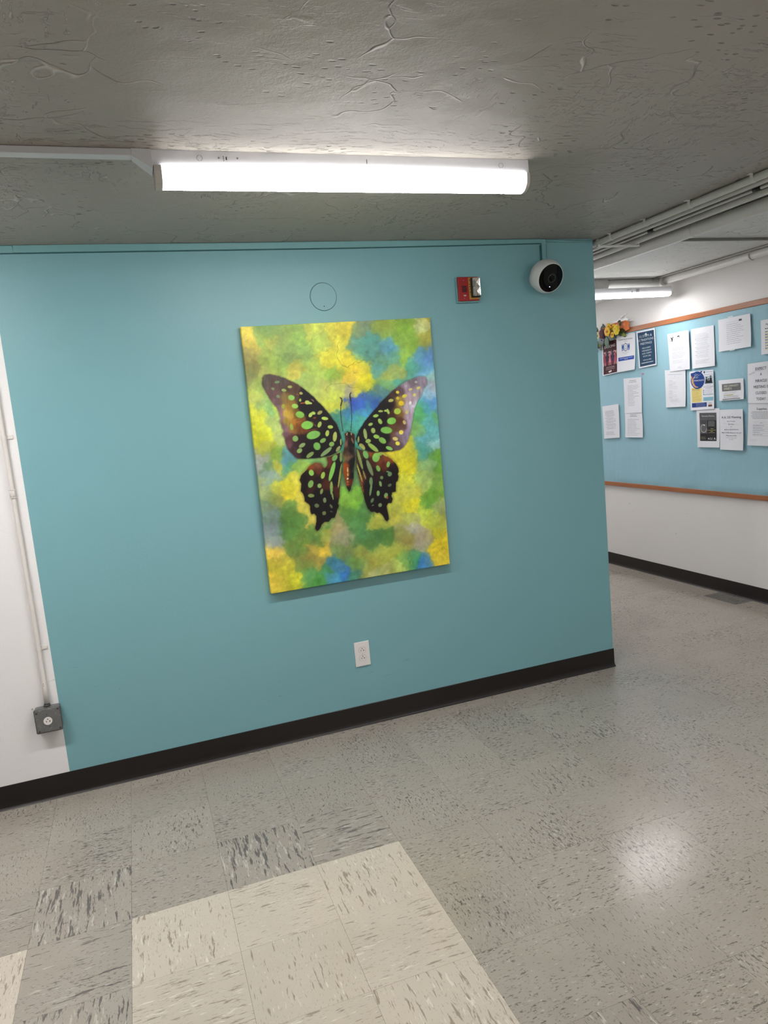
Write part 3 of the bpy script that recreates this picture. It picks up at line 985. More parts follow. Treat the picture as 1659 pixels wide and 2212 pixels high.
# ------------------------------------------------------------------ notices
t = NT('white_printer_paper')
t.col(t.mix(t.noise(t.obj(), 8.0, 2.0), lin((222, 224, 231)), lin((229, 231, 238))))
t.rough(.55, .3)
M_PAPER = t.m
INKS = {}
def inkm(rgb):
    if rgb not in INKS:
        INKS[rgb] = ink('print_%02x%02x%02x' % rgb, rgb)
    return INKS[rgb]
DK = (38, 38, 42)
GR = (112, 112, 118)

class Notice:
    """a sheet on the board; quad = (y, z) of its top left, top right, bottom right, bottom left corner"""
    def __init__(self, name, label, quad, layer=0, curl=.006, cat='notice', tone=None):
        self.q, self.layer, self.curl = quad, layer, curl
        self.o = (W, sum(p[0] for p in quad) / 4, sum(p[1] for p in quad) / 4)
        m = MB()
        n = 8
        g = [[m.bm.verts.new(self.P(a / n, b / n, 0)) for b in range(n + 1)] for a in range(n + 1)]
        for a in range(n):
            for b in range(n):
                f = m.bm.faces.new((g[a][b], g[a][b + 1], g[a + 1][b + 1], g[a + 1][b]))
                f.smooth = True
        self.ob = tag(m.build(name, tone or M_PAPER), label, cat)
        self.ob.location = self.o
        self.parts = {}
        self.w = math.hypot(quad[0][0] - quad[1][0], quad[0][1] - quad[1][1])
        self.h = math.hypot(quad[0][0] - quad[3][0], quad[0][1] - quad[3][1])
    def P(self, u, v, lift):
        (a, b, c, d) = self.q
        y = (a[0] * (1 - u) + b[0] * u) * (1 - v) + (d[0] * (1 - u) + c[0] * u) * v
        z = (a[1] * (1 - u) + b[1] * u) * (1 - v) + (d[1] * (1 - u) + c[1] * u) * v
        x = -.0245 - .0012 * self.layer - lift - self.curl * (max(0, v - .45) / .55) ** 2 * (.4 + .6 * u) - .0012 * math.sin(u * 3.1) * v
        return (x, y - self.o[1], z - self.o[2])
    def part(self, name, rgb):
        k = (name, rgb)
        if k not in self.parts:
            self.parts[k] = MB()
        return self.parts[k]
    def poly(self, pts, rgb, name='picture', lift=.0005):
        m = self.part(name, rgb)
        # cut into strips so that the print follows the curl of the sheet
        vs = [m.bm.verts.new(self.P(u, v, lift)) for u, v in pts]
        try:
            m.bm.faces.new(vs)
        except ValueError:
            pass
    def rect(self, u0, v0, u1, v1, rgb, name='panel', lift=.0005):
        n = max(1, int(abs(v1 - v0) * 12))
        for k in range(n):
            va, vb = v0 + (v1 - v0) * k / n, v0 + (v1 - v0) * (k + 1) / n
            nu = max(1, int(abs(u1 - u0) * 6))
            for j in range(nu):
                ua, ub = u0 + (u1 - u0) * j / nu, u0 + (u1 - u0) * (j + 1) / nu
                self.poly([(ua, va), (ub, va), (ub, vb), (ua, vb)], rgb, name, lift)
    def ell(self, u, v, ru, rv, rgb, name='picture', lift=.0008, a0=0, a1=360, n=18):
        p = [(u + ru * math.cos(math.radians(a0 + (a1 - a0) * k / n)), v - rv * math.sin(math.radians(a0 + (a1 - a0) * k / n))) for k in range(n + (1 if a1 - a0 < 360 else 0))]
        self.poly(p, rgb, name, lift)
    def text(self, s, u, v, cap, rgb=DK, align='c', width=None, name='lettering', lift=.0010, slope=0.0):
        """cap = height of capitals as a share of the sheet; v = baseline"""
        vt, tr = glyphs(s)
        if not vt:
            return
        wmax = max(p[0] for p in vt)
        sx = cap * self.h / self.w
        if width:
            sx = width / wmax
        u0 = u - (wmax * sx / 2 if align == 'c' else 0)
        m = self.part(name, rgb)
        for t3 in tr:
            m.quad([self.P(u0 + vt[i][0] * sx, v - vt[i][1] * cap - slope * vt[i][0] * sx, lift) for i in t3])
    def lines(self, u0, u1, v0, v1, n, rgb=GR, thick=.006, ragged=.3, centre=False, name='small_print', skip=()):
        """lines of print too small to read"""
        thick *= .72
        rgb = tuple(int(c + (228 - c) * .22) if sum(rgb) < 480 else c for c in rgb)
        for k in range(n):
            if k in skip:
                continue
            v = v0 + (v1 - v0) * k / max(1, n - 1)
            L = (u1 - u0) * (1 - ragged * random.random())
            a = (u0 + u1) / 2 - L / 2 if centre else u0
            x = a
            while x < a + L:
                w = random.uniform(.02, .075)
                self.poly([(x, v), (min(x + w, a + L), v), (min(x + w, a + L), v + thick), (x, v + thick)], rgb, name, .0006)
                x += w + .012
    def tape(self, u, v, w, h):
        m = self.part('tape', (214, 222, 222))
        m.quad([self.P(u - w, v - h, .0012), self.P(u + w, v - h, .0012), self.P(u + w, v + h, .0012), self.P(u - w, v + h, .0012)])
    def done(self):
        for (name, rgb), m in self.parts.items():
            tag(m.build(name, inkm(rgb), self.ob), kind='stuff')

# dark red dance poster
n = Notice('poster', 'dark red poster headed DANCING with dancing figures, half under the leaves', [(2.037, 1.956), (1.825, 1.957), (1.838, 1.677), (2.048, 1.664)], 0, .004)
n.rect(.07, .03, .96, .975, (62, 20, 32))
n.text('DANCING', .50, .235, .075, (226, 216, 214), width=.68, slope=.03)
fig = [((150, 60, 82), .16), ((32, 34, 66), .33), ((196, 108, 128), .50), ((36, 44, 84), .67), ((168, 74, 96), .84)]
n.rect(.09, .52, .95, .72, (120, 44, 62), lift=.0007)
for k, (rgb, u) in enumerate(fig):
    dv = .02 * (-1) ** k
    n.ell(u, .335 + dv, .05, .028, (28, 18, 20) if k % 2 else (206, 160, 160))
    n.poly([(u - .055, .37 + dv), (u + .055, .37 + dv), (u + .045, .52 + dv), (u - .045, .52 + dv)], rgb, lift=.0009)
    n.poly([(u - .045, .52 + dv), (u + .045, .52 + dv), (u + .095, .63 + dv), (u - .085, .63 + dv)], rgb if k != 2 else (214, 122, 140), lift=.0010)
    for sx in (-.045, .03):
        n.poly([(u + sx, .60 + dv), (u + sx + .025, .60 + dv), (u + sx * 1.6 + .03, .735), (u + sx * 1.6, .735)], (24, 22, 34) if k % 2 else (224, 168, 168), lift=.0009)
    n.poly([(u + .05, .38 + dv), (u + .10, .31), (u + .115, .325), (u + .06, .41 + dv)], (214, 160, 160), lift=.0012)
    n.poly([(u - .05, .38 + dv), (u - .09, .45), (u - .075, .46), (u - .05, .42 + dv)], (214, 160, 160), lift=.0012)
n.lines(.22, .84, .775, .805, 2, (212, 190, 194), .012, .15, True)
n.lines(.20, .82, .845, .86, 1, (212, 190, 194), .012, .1, True)
n.ell(.50, .92, .10, .026, (224, 214, 216))
n.ell(.57, .905, .05, .022, (224, 214, 216))
n.text('S', .30, .935, .03, (190, 160, 166)); n.text('S', .74, .915, .03, (190, 160, 166))
n.done()

n = Notice('notice', 'white notice headed THE BIG BOOK REVIEW with a blue emblem and blue band', [(1.838, 1.978), (1.60, 1.969), (1.616, 1.684), (1.846, 1.677)], 1, .008)
n.tape(.25, .005, .2, .02)
n.tape(.8, .0, .14, .02)
n.ell(.46, .062, .045, .010, (24, 24, 30)); n.ell(.49, .055, .03, .012, (24, 24, 30))
n.text('THE BIG BOOK REVIEW', .49, .145, .032, (52, 52, 62), width=.76)
n.lines(.40, .58, .178, .178, 1, (80, 80, 92), .012, 0, True)
for k in range(26):
    a0, a1 = 2 * math.pi * k / 26, 2 * math.pi * (k + 1) / 26
    n.poly([(.49 + r * 1.0 * math.cos(a), .345 - r * 1.1 * math.sin(a)) for r, a in ((.085, a0), (.102, a0), (.102, a1), (.085, a1))], (48, 52, 78))
n.poly([(.49, .265), (.545, .385), (.435, .385)], (160, 168, 196))
n.poly([(.49, .295), (.525, .372), (.455, .372)], (222, 226, 236), lift=.0012)
n.lines(.43, .55, .40, .40, 1, (60, 66, 100), .009, 0, True)
for u in (.335, .655):
    n.ell(u - .03, .275, .022, .016, (44, 92, 166)); n.ell(u + .035, .272, .022, .016, (44, 92, 166))
    n.poly([(u - .055, .295), (u + .06, .288), (u + .055, .375), (u - .05, .375)], (44, 92, 166))
    n.poly([(u - .05, .37), (u - .01, .37), (u - .012, .44), (u - .05, .44)], (58, 104, 176))
    n.poly([(u + .012, .37), (u + .055, .37), (u + .05, .435), (u + .015, .435)], (58, 104, 176))
n.lines(.32, .66, .485, .485, 1, GR, .010, 0, True)
n.lines(.40, .56, .525, .525, 1, GR, .010, 0, True)
n.rect(.08, .605, .94, .705, (38, 76, 168))
n.lines(.17, .86, .635, .635, 1, (206, 214, 236), .014, .0, True)
n.lines(.43, .60, .665, .665, 1, (206, 214, 236), .014, .0, True)
n.done()

n = Notice('poster', 'dark blue poster reading 12 STEPS AND 12 TRADITIONS MEETINGS', [(1.589, 1.976), (1.372, 1.977), (1.363, 1.697), (1.571, 1.687)], 0, .004)
n.rect(.07, .04, .95, .965, (28, 62, 92))
LT = (198, 208, 212)
n.text('12 STEPS &', .50, .185, .062, LT, width=.66)
n.text('12 TRADITIONS', .50, .285, .062, LT, width=.82)
n.text('MEETINGS', .50, .385, .062, LT, width=.62)
for k, s in enumerate(('HELD EVERY', 'WEDNESDAY', '6:00-7:00PM', 'ROOM C306')):
    n.text(s, .50, .50 + k * .074, .042, LT, width=(.48, .52, .52, .42)[k])
n.text('WITH ALUMNI', .50, .825, .038, LT, width=.46)
n.lines(.17, .83, .87, .87, 1, LT, .028, 0, True)
for k in range(5):
    n.poly([(.47 + .02 * k, .10 - .012 * k), (.50 + .02 * k, .09 + .01 * k), (.49 + .02 * k, .16)], (212, 206, 150) if k == 0 else (210, 222, 226), 'ornament', .0014)
n.done()

n = Notice('notice', 'white typed letter with two small dark marks at its top, left of the bulleted list', [(1.235, 1.912), (1.015, 1.913), (1.009, 1.634), (1.219, 1.633)], 1, .006)
n.tape(.70, .003, .22, .012)
n.poly([(.15, .115), (.19, .10), (.215, .15), (.245, .10), (.285, .09), (.235, .18), (.235, .215), (.19, .22), (.195, .18)], (24, 24, 30))
n.poly([(.125, .185), (.165, .18), (.16, .20), (.13, .205)], (24, 24, 30))
n.poly([(.46, .10), (.56, .085), (.575, .135), (.55, .15), (.54, .115), (.47, .125)], (44, 44, 52))
n.lines(.74, .88, .10, .14, 3, (170, 170, 176), .005, .2)
n.lines(.18, .30, .235, .235, 1, (150, 150, 156), .006)
n.lines(.17, .45, .275, .32, 4, (172, 172, 178), .005)
n.lines(.17, .84, .36, .46, 5, (132, 132, 138), .006, .25, skip=(0,))
n.lines(.17, .84, .50, .64, 6, (138, 138, 144), .006, .25)
n.lines(.17, .75, .665, .79, 5, (140, 140, 146), .006, .3, skip=(1,))
n.lines(.40, .62, .905, .93, 3, (150, 150, 156), .005, .2, True)
n.lines(.20, .80, .955, .955, 1, (168, 168, 174), .004, 0, True)
n.done()

n = Notice('notice', 'white sheet of bulleted paragraphs between the typed letter and the wide notice', [(.992, 1.915), (.776, 1.915), (.77, 1.636), (.988, 1.634)], 0, .006)
n.lines(.16, .78, .155, .255, 4, (132, 132, 140), .007, .2)
for k in range(5):
    v = .275 + k * .10
    n.lines(.17, .205, v, v, 1, (50, 50, 58), .012, 0)
    n.lines(.22, .80, v, v + .058, 3, (124, 124, 132), .007, .2)
n.lines(.16, .80, .81, .89, 4, (130, 130, 138), .007, .25)
n.done()

n = Notice('notice', 'wide white notice with short lines and a small grey stamp, taped under the oak rail', [(.734, 1.943), (.46, 1.945), (.452, 1.732), (.732, 1.727)], 0, .009)
n.tape(.40, -.01, .08, .03)
n.tape(.44, 1.0, .08, .025)
n.rect(.655, .10, .745, .16, (70, 72, 86))
n.lines(.26, .66, .14, .14, 1, (150, 150, 158), .010, .1)
n.lines(.26, .82, .205, .80, 11, (104, 104, 116), .012, .35)
n.done()

n = Notice('notice', 'white notice with bold lines cut by the frame, above the EXPECT A MIRACLE notice', [(.377, 1.888), (.103, 1.888), (.109, 1.672), (.376, 1.671)], 0, .006)
n.text('PLEASE NOTE:', .36, .17, .06, DK, width=.42)
n.lines(.12, .90, .25, .28, 1, DK, .035, .1)
for k in range(7):
    n.lines(.12, .80, .34 + .08 * k, .34 + .08 * k, 1, (60, 60, 64), .03, .4, name='bold_print')
    n.rect(.11, .375 + .08 * k, .62, .40 + .08 * k, (226, 220, 176))
n.done()

n = Notice('notice', 'white sheet with a faint blue heading, below the typed letter', [(1.28, 1.648), (1.061, 1.632), (1.068, 1.365), (1.278, 1.366)], 0, .006)
n.lines(.16, .84, .115, .115, 1, (126, 134, 182), .012, .05, True, 'blue_heading')
n.lines(.46, .54, .16, .16, 1, (150, 150, 160), .010, 0, True)
n.lines(.28, .72, .20, .22, 2, (196, 190, 198), .004, .2, True)
for v, k in ((.285, 3), (.40, 3), (.56, 1), (.63, 3), (.74, 3)):
    n.lines(.16, .40, v, v, 1, (110, 110, 118), .009, .2)
    n.lines(.19, .64, v + .035, v + .035 + .02 * k, k, (150, 150, 158), .006, .3)
n.lines(.20, .80, .80, .88, 4, (186, 164, 170), .005, .3, True)
n.lines(.47, .53, .925, .925, 1, (150, 150, 156), .008, 0, True)
n.done()

n = Notice('flyer', 'colourful flyer with a dark blue circle, a photo of people and a yellow panel', [(1.021, 1.616), (.79, 1.611), (.788, 1.338), (1.017, 1.334)], 1, .005)
NB = (24, 62, 134)
n.ell(.34, .235, .295, .225, NB, n=30)
n.poly([(.06, .05), (.34, .015), (.36, .2), (.06, .3)], NB, lift=.0007)
br_ = [(.07, .12), (.11, .13), (.135, .25), (.18, .33), (.27, .39), (.36, .405), (.36, .425), (.24, .42), (.15, .375), (.09, .29)]
n.poly(br_, (206, 160, 116), 'branch', .0011)
for a, b, c, d in ((.13, .22, .22, .15), (.15, .28, .10, .17), (.2, .34, .14, .24), (.14, .18, .27, .10)):
    n.poly([(a, b), (a + .02, b + .012), (c + .012, d), (c, d - .008)], (206, 160, 116), 'branch', .0011)
for u, v in ((.22, .09), (.28, .075), (.33, .09), (.30, .11), (.37, .10), (.40, .12), (.25, .12), (.26, .15), (.31, .155), (.34, .14), (.24, .175), (.30, .18), (.36, .17), (.20, .16), (.46, .10)):
    n.ell(u, v, .014, .010, (176, 196, 214), 'foliage', .0011, n=8)
n.text('STRONG ROOTS', .385, .262, .040, (232, 236, 240), width=.46)
n.lines(.24, .60, .285, .285, 1, (210, 220, 232), .011, 0, True)
n.lines(.24, .56, .308, .308, 1, (210, 220, 232), .011, 0, True)
n.lines(.15, .50, .375, .375, 1, (210, 220, 232), .010, 0, True)
n.poly([(.47, .01), (.55, .01), (.545, .045), (.48, .05)], (40, 52, 92)); n.ell(.635, .045, .03, .03, (40, 52, 92))
n.lines(.68, .98, .035, .035, 1, (120, 136, 182), .022, 0)
n.rect(.62, .105, .975, .115, (150, 162, 196))
n.rect(.64, .15, .965, .34, (172, 196, 206))
for u, v, h, rgb in ((.72, .17, .17, (40, 30, 34)), (.80, .21, .13, (30, 28, 34)), (.89, .14, .20, (24, 22, 28))):
    n.ell(u, v + .02, .03, .024, (92, 62, 52), lift=.0011)
    n.poly([(u - .035, v + .05), (u + .035, v + .05), (u + .055, v + h), (u - .06, v + h)], rgb, lift=.0011)
n.rect(.64, .315, .965, .34, (38, 74, 92), lift=.0012)
n.lines(.70, .90, .375, .375, 1, (110, 116, 150), .010, 0, True)
n.text('YOU GIVE & CONNECT', .79, .435, .026, (74, 84, 122), width=.42)
n.lines(.66, .92, .455, .455, 1, (120, 126, 160), .014, 0, True)
for k in range(3):
    n.ell(.58, .51 + k * .046, .018, .014, (60, 78, 130), lift=.0009, n=10)
    n.lines(.63, .97, .505 + k * .046, .505 + k * .046, 1, (124, 130, 160), .012, .15)
n.rect(.56, .615, .985, .63, (140, 172, 190))
n.rect(.06, .425, .50, .80, (228, 208, 128))
n.lines(.10, .42, .45, .475, 2, (96, 84, 54), .018, .1)
n.lines(.10, .48, .51, .77, 11, (132, 116, 70), .008, .35)
n.rect(.56, .685, .975, .78, (134, 184, 202))
n.lines(.62, .94, .71, .75, 2, (88, 132, 160), .012, .2, True)
n.rect(.06, .815, .70, .93, (26, 58, 124))
n.lines(.24, .66, .835, .905, 3, (176, 190, 216), .010, .1)
n.text('FREE', .84, .855, .022, (50, 60, 90), width=.14)
n.rect(.76, .885, .92, .935, (92, 70, 62)); n.rect(.78, .875, .90, .89, (186, 140, 84))
n.done()

n = Notice('notice', 'small wide notice with a grey band reading FREE COMMUNITY DINNER', [(.746, 1.533), (.528, 1.533), (.525, 1.394), (.741, 1.392)], 0, .006)
n.rect(.13, .20, .885, .56, (112, 112, 114))
n.text('FREE COMMUNITY', .51, .36, .105, (222, 222, 206), width=.58)
n.text('DINNER IS', .37, .49, .105, (222, 222, 206), width=.32)
n.lines(.26, .74, .60, .60, 1, (150, 150, 152), .018, .1)
n.rect(.27, .735, .60, .775, (218, 206, 110))
n.lines(.19, .58, .74, .74, 1, (74, 74, 70), .026, 0)
n.lines(.19, .68, .66, .66, 1, (120, 120, 122), .02, .1)
n.lines(.19, .84, .80, .88, 3, (120, 120, 122), .02, .2)
n.rect(.14, .93, .87, .965, (96, 94, 94))
n.done()

n = Notice('notice', 'white sheet with a black and grey panel headed Recovery Dharma', [(.964, 1.345), (.745, 1.341), (.75, 1.065), (.964, 1.064)], 0, .005)
n.rect(.13, .11, .87, .835, (40, 40, 42))
n.rect(.13, .11, .87, .30, (86, 86, 90), lift=.0007)
n.text('Recovery Dharma', .51, .21, .038, (216, 216, 218), width=.54)
n.rect(.145, .27, .46, .64, (98, 98, 102), lift=.0008)
n.rect(.17, .29, .44, .40, (74, 74, 78), lift=.0010)
for k in range(20):
    a0, a1 = math.radians(100 + 13 * k), math.radians(113 + 13 * k)
    n.poly([(.31 + r * math.cos(a), .51 - r * .83 * math.sin(a)) for r, a in ((.115, a0), (.135, a0), (.135, a1), (.115, a1))], (176, 178, 180), lift=.0012)
n.poly([(.30, .405), (.37, .42), (.36, .445), (.30, .43)], (226, 226, 226), lift=.0013)
n.lines(.51, .79, .285, .285, 1, (206, 204, 190), .022, 0)
n.lines(.51, .80, .325, .45, 8, (150, 150, 152), .008, .15)
n.text('Open', .68, .53, .025, (206, 196, 120), width=.12)
n.lines(.48, .84, .555, .555, 1, (206, 196, 120), .010, 0, True)
n.text('FREE', .66, .60, .024, (206, 196, 120), width=.1)
n.lines(.52, .80, .617, .617, 1, (180, 178, 170), .010, 0, True)
n.lines(.17, .40, .735, .775, 2, (172, 166, 120), .010, .1)
n.ell(.52, .775, .025, .02, (210, 210, 212), lift=.0012, n=10)
n.lines(.56, .70, .755, .785, 2, (206, 206, 208), .014, 0)
n.ell(.79, .765, .025, .018, (210, 210, 212), lift=.0012, n=10)
n.lines(.75, .85, .785, .785, 1, (206, 206, 208), .012, 0)
n.done()

n = Notice('notice', 'white notice headed A.A. SIS Meeting, right of the Recovery Dharma sheet', [(.743, 1.329), (.539, 1.328), (.538, 1.048), (.746, 1.051)], 1, .007)
n.text('A.A. SIS Meeting', .505, .215, .055, (48, 50, 70), width=.84)
n.text('Every Tuesday', .50, .30, .026, (70, 72, 92), width=.34)
n.text('@ 7:30pm', .50, .375, .028, (70, 72, 92), width=.24)
n.text('in', .50, .435, .022, (70, 72, 92), width=.045)
n.text('4th Floor GROUP ROOM', .50, .51, .030, (70, 72, 92), width=.60)
n.text('FREE COFFEE! Bring your own cup!', .50, .585, .028, (84, 86, 104), width=.84)
n.text('Please be on time', .50, .655, .028, (54, 56, 82), width=.44)
n.lines(.26, .74, .695, .695, 1, (130, 132, 146), .012, 0, True)
n.lines(.41, .60, .735, .735, 1, (130, 132, 146), .012, 0, True)
n.done()

n = Notice('notice', 'white notice reading EXPECT A MIRACLE MEETING IS CLOSED TODAY', [(.49, 1.623), (.274, 1.626), (.280, 1.358), (.491, 1.363)], 1, .004)
for k, s in enumerate(('EXPECT', 'A', 'MIRACLE', 'MEETING IS', 'CLOSED', 'TODAY')):
    n.text(s, .505, .185 + k * .148 - (.01 if k == 1 else 0), .072, (52, 54, 72), width=(.40, .07, .42, .56, .40, .36)[k])
n.text("Don't let", .16, .30, .05, (176, 176, 186), align='c', width=.22, slope=.25)
n.text('it GET', .44, .215, .05, (196, 196, 204), align='c', width=.3)
n.done()

n = Notice('notice', 'white sheet headed Supplies with a ruled form, below the EXPECT A MIRACLE notice', [(.491, 1.366), (.276, 1.362), (.290, 1.080), (.506, 1.083)], 0, .007)
n.text('Supplies', .51, .165, .055, (26, 26, 30), width=.38)
n.lines(.12, .90, .205, .36, 6, (86, 88, 96), .012, .2, True)
n.lines(.2, .88, .445, .445, 1, (150, 150, 156), .004, 0)
n.lines(.46, .57, .465, .465, 1, (96, 98, 106), .012, 0, True)
for k in range(6):
    n.rect(.19, .505 + k * .052, .90, .508 + k * .052, (138, 140, 150), 'ruled_line')
    if k < 5:
        n.lines(.20, .64, .528 + k * .052, .528 + k * .052, 1, (92, 94, 104), .013, .4)
n.lines(.11, .38, .855, .885, 2, (196, 194, 206), .010, .3)
n.done()

n = Notice('notice', 'white list sheet, upper one of the two joined narrow sheets', [(1.771, 1.621), (1.548, 1.617), (1.557, 1.336), (1.774, 1.336)], 1, .003)
n.lines(.34, .70, .065, .065, 1, (50, 50, 58), .016, 0, True, 'heading')
n.lines(.30, .72, .11, .11, 1, (50, 50, 58), .016, 0, True, 'heading')
n.lines(.22, .88, .215, .78, 14, (104, 106, 116), .011, .55)
n.done()
n = Notice('notice', 'white list sheet, lower one of the two joined narrow sheets', [(1.774, 1.341), (1.56, 1.336), (1.555, 1.135), (1.782, 1.136)], 0, .007)
n.lines(.32, .68, .085, .085, 1, (50, 50, 58), .022, 0, True, 'heading')
n.lines(.30, .70, .145, .145, 1, (50, 50, 58), .022, 0, True, 'heading')
n.lines(.14, .86, .27, .90, 11, (104, 106, 116), .015, .4)
n.done()
n = Notice('notice', 'white sheet of small paragraphs at the left bottom, nearest the teal wall', [(2.078, 1.404), (1.855, 1.417), (1.852, 1.134), (2.069, 1.124)], 0, .006)
n.lines(.16, .80, .165, .245, 4, (108, 108, 116), .010, .25)
for k in range(5):
    v = .275 + k * .095
    n.lines(.17, .21, v, v, 1, (50, 50, 58), .014, 0)
    n.lines(.23, .82, v, v + .056, 3, (108, 108, 116), .010, .3)
n.lines(.16, .82, .80, .885, 4, (108, 108, 116), .010, .3)
n.done()

pk = tag(MB().box((W - .0265, 1.532, 1.636), (W - .0185, 1.546, 1.648), .002).build('push_pin', plain('pink_pin', (206, 124, 166), .4)), 'tiny pink pin on the blue paper below the 12 steps poster', 'pin')

# ------------------------------------------------------------------ flowers over the corner of the board
fl = tag(empty('flower_garland', (W - .03, 1.92, 2.01)), 'garland of yellow, purple and pale artificial flowers over the board frame', 'garland')
fo = (W - .03, 1.92, 2.01)
def rel(y, z, out=.02):
    return Vector((-out, y - fo[1], z - fo[2]))
def petal_ring(m, c, r, n, inner, width, cup, phase=0.0, tilt=(0, 0)):
    """n cupped petals facing the passage (-x)"""
    for k in range(n):
        a = 2 * math.pi * k / n + phase
        ra = Vector((0, math.cos(a), math.sin(a)))
        rb = Vector((0, -math.sin(a), math.cos(a)))
        pts = []
        for s, w, x in ((inner, .25, 0), (.45, .8, -.3), (.75, 1.0, -.25), (1.0, .35, .1)):
            pts.append((ra * (r * s), rb * (width * w * .5), Vector((x * cup, 0, 0))))
        prev = None
        for p, b, x in pts:
            row = [m.bm.verts.new(c + p - b + x * .6), m.bm.verts.new(c + p + x), m.bm.verts.new(c + p + b + x * .6)]
            if prev:
                for q in range(2):
                    f = m.bm.faces.new((prev[q], prev[q + 1], row[q + 1], row[q]))
                    f.smooth = True
            prev = row
M_YEL = plain('yellow_petal', (226, 178, 28), .55, grain=.12)
M_YEL2 = plain('lemon_petal', (232, 208, 60), .55, grain=.12)
M_ORC = plain('orange_flower_centre', (206, 130, 20), .6)
M_PUR = plain('dark_purple_petal', (78, 22, 48), .6, grain=.15)
M_PALE = plain('cream_petal', (206, 208, 158), .6, grain=.1)
M_LAV = plain('lavender_petal', (136, 128, 160), .6, grain=.12)
M_LEAF = plain('dark_green_leaf', (44, 58, 26), .5, grain=.2)
M_EUC = plain('grey_green_leaf', (92, 116, 104), .55, grain=.12)
M_OLIVE = plain('olive_leaf', (118, 130, 48), .55, grain=.15)
def blossom(y, z, r, mat, n=6, out=.035, lab=None, layers=1, centre=M_ORC):
    m = MB()
    c = rel(y, z, out)
    for q in range(layers):
        petal_ring(m, c + Vector((-.006 * q, 0, 0)), r * (1 - .28 * q), n, .12, r * .95, .012, .5 * q + y * 9)
    b = m.build('blossom', mat, fl)
    if lab:
        b['label'] = lab
    m = MB()
    m.disc(c, (-1, 0, 0), r * .22, .010, 8)
    m.build('flower_centre', centre, b)
blossom(1.876, 2.056, .034, M_YEL, 6, .04, 'golden yellow blossom')
blossom(1.884, 2.020, .040, M_YEL, 6, .05, None)
blossom(1.832, 2.050, .030, M_YEL, 5, .03)
blossom(1.833, 1.988, .026, M_YEL, 5, .04)
blossom(1.770, 2.019, .042, M_YEL2, 8, .045, 'lemon yellow double blossom', 2)
blossom(1.763, 2.028, .026, M_YEL2, 7, .055, None, 2)
blossom(1.974, 2.012, .042, M_PUR, 7, .035, 'dark purple blossom', 2, M_PUR)
blossom(1.945, 2.022, .032, M_PUR, 7, .03, None, 2, M_PUR)
blossom(2.028, 2.003, .028, M_PALE, 5, .04, 'pale cream blossom')
blossom(2.070, 2.015, .030, M_LAV, 6, .03, 'lavender blossom', 1, M_LAV)
blossom(2.048, 1.907, .018, M_LAV, 6, .012, None, 1, M_PUR)
blossom(1.985, 1.960, .022, M_LAV, 6, .03, None, 1, M_PUR)
blossom(2.068, 1.985, .022, M_OLIVE, 5, .03, None, 1, M_YEL2)
blossom(2.078, 1.880, .016, M_LAV, 6, .012, None, 1, M_PUR)
def leaf(y, z, L, w, ang, mat, out=.022, lab=None):
    m = MB()
    a = math.radians(ang)
    d = Vector((0, math.cos(a), math.sin(a)))
    s = Vector((0, -math.sin(a), math.cos(a)))
    c = rel(y, z, out)
    prev = None
    for t_, ww, x in ((0, .08, 0), (.2, .7, .004), (.45, 1, .007), (.7, .8, .006), (.9, .35, .003), (1, .03, -.002)):
        row = [m.bm.verts.new(c + d * (L * t_) - s * (w * .5 * ww) + Vector((-x * .3, 0, 0))), m.bm.verts.new(c + d * (L * t_) + Vector((-x, 0, 0))), m.bm.verts.new(c + d * (L * t_) + s * (w * .5 * ww) + Vector((-x * .3, 0, 0)))]
        if prev:
            for q in range(2):
                f = m.bm.faces.new((prev[q], prev[q + 1], row[q + 1], row[q]))
                f.smooth = True
        prev = row
    b = m.build('leaf', mat, fl)
    if lab:
        b['label'] = lab
# +y runs to the left in the photograph
leaf(1.945, 1.965, .10, .062, -12, M_EUC, .026, 'grey green leaf hanging over the DANCING poster')
leaf(1.930, 1.985, .105, .058, -98, M_EUC, .028)
leaf(1.93, 1.975, .115, .050, 188, M_EUC, .022)
for y, z, L, w, a, mt in ((1.93, 2.03, .08, .045, 150, M_LEAF), (1.96, 2.035, .075, .04, 60, M_LEAF), (1.83, 2.015, .07, .045, 200, M_LEAF), (1.90, 1.995, .08, .05, 215, M_LEAF), (1.80, 1.99, .08, .045, 185, M_LEAF), (1.80, 2.05, .06, .035, 130, M_LEAF), (1.745, 2.045, .05, .035, 90, M_LEAF), (2.0, 1.985, .08, .045, 250, M_LEAF), (2.05, 2.04, .07, .04, 40, M_LEAF), (2.075, 2.035, .05, .04, 10, M_LEAF), (2.06, 1.965, .07, .04, 265, M_LEAF), (2.085, 1.94, .07, .045, 200, M_OLIVE), (2.05, 1.945, .075, .035, 320, M_OLIVE), (2.07, 1.925, .06, .03, 230, M_OLIVE), (1.76, 1.985, .07, .035, 200, M_OLIVE), (1.95, 1.99, .07, .04, 290, M_LEAF), (1.85, 2.0, .06, .04, 250, M_LEAF), (1.74, 2.0, .045, .03, 175, M_LEAF), (2.02, 2.03, .06, .04, 110, M_LEAF), (2.09, 2.0, .06, .05, 160, M_LEAF), (1.88, 1.985, .07, .03, 180, M_EUC), (2.12, 1.95, .06, .05, 240, M_OLIVE)):
    leaf(y, z, L, w, a, mt, random.uniform(.006, .024))
MB().tube([rel(2.2, 1.93, .01), rel(2.08, 1.99, .012), rel(1.97, 2.02, .012), rel(1.85, 2.02, .012), rel(1.73, 2.025, .01)], .004, 6).build('stem', M_LEAF, fl)
t = NT('orange_ribbon_cloth')
t.col(lin((214, 116, 58))); t.rough(.4); t.bump(t.noise(t.obj(), 40.0, 3.0), .4, .003)
m = MB()
prev = None
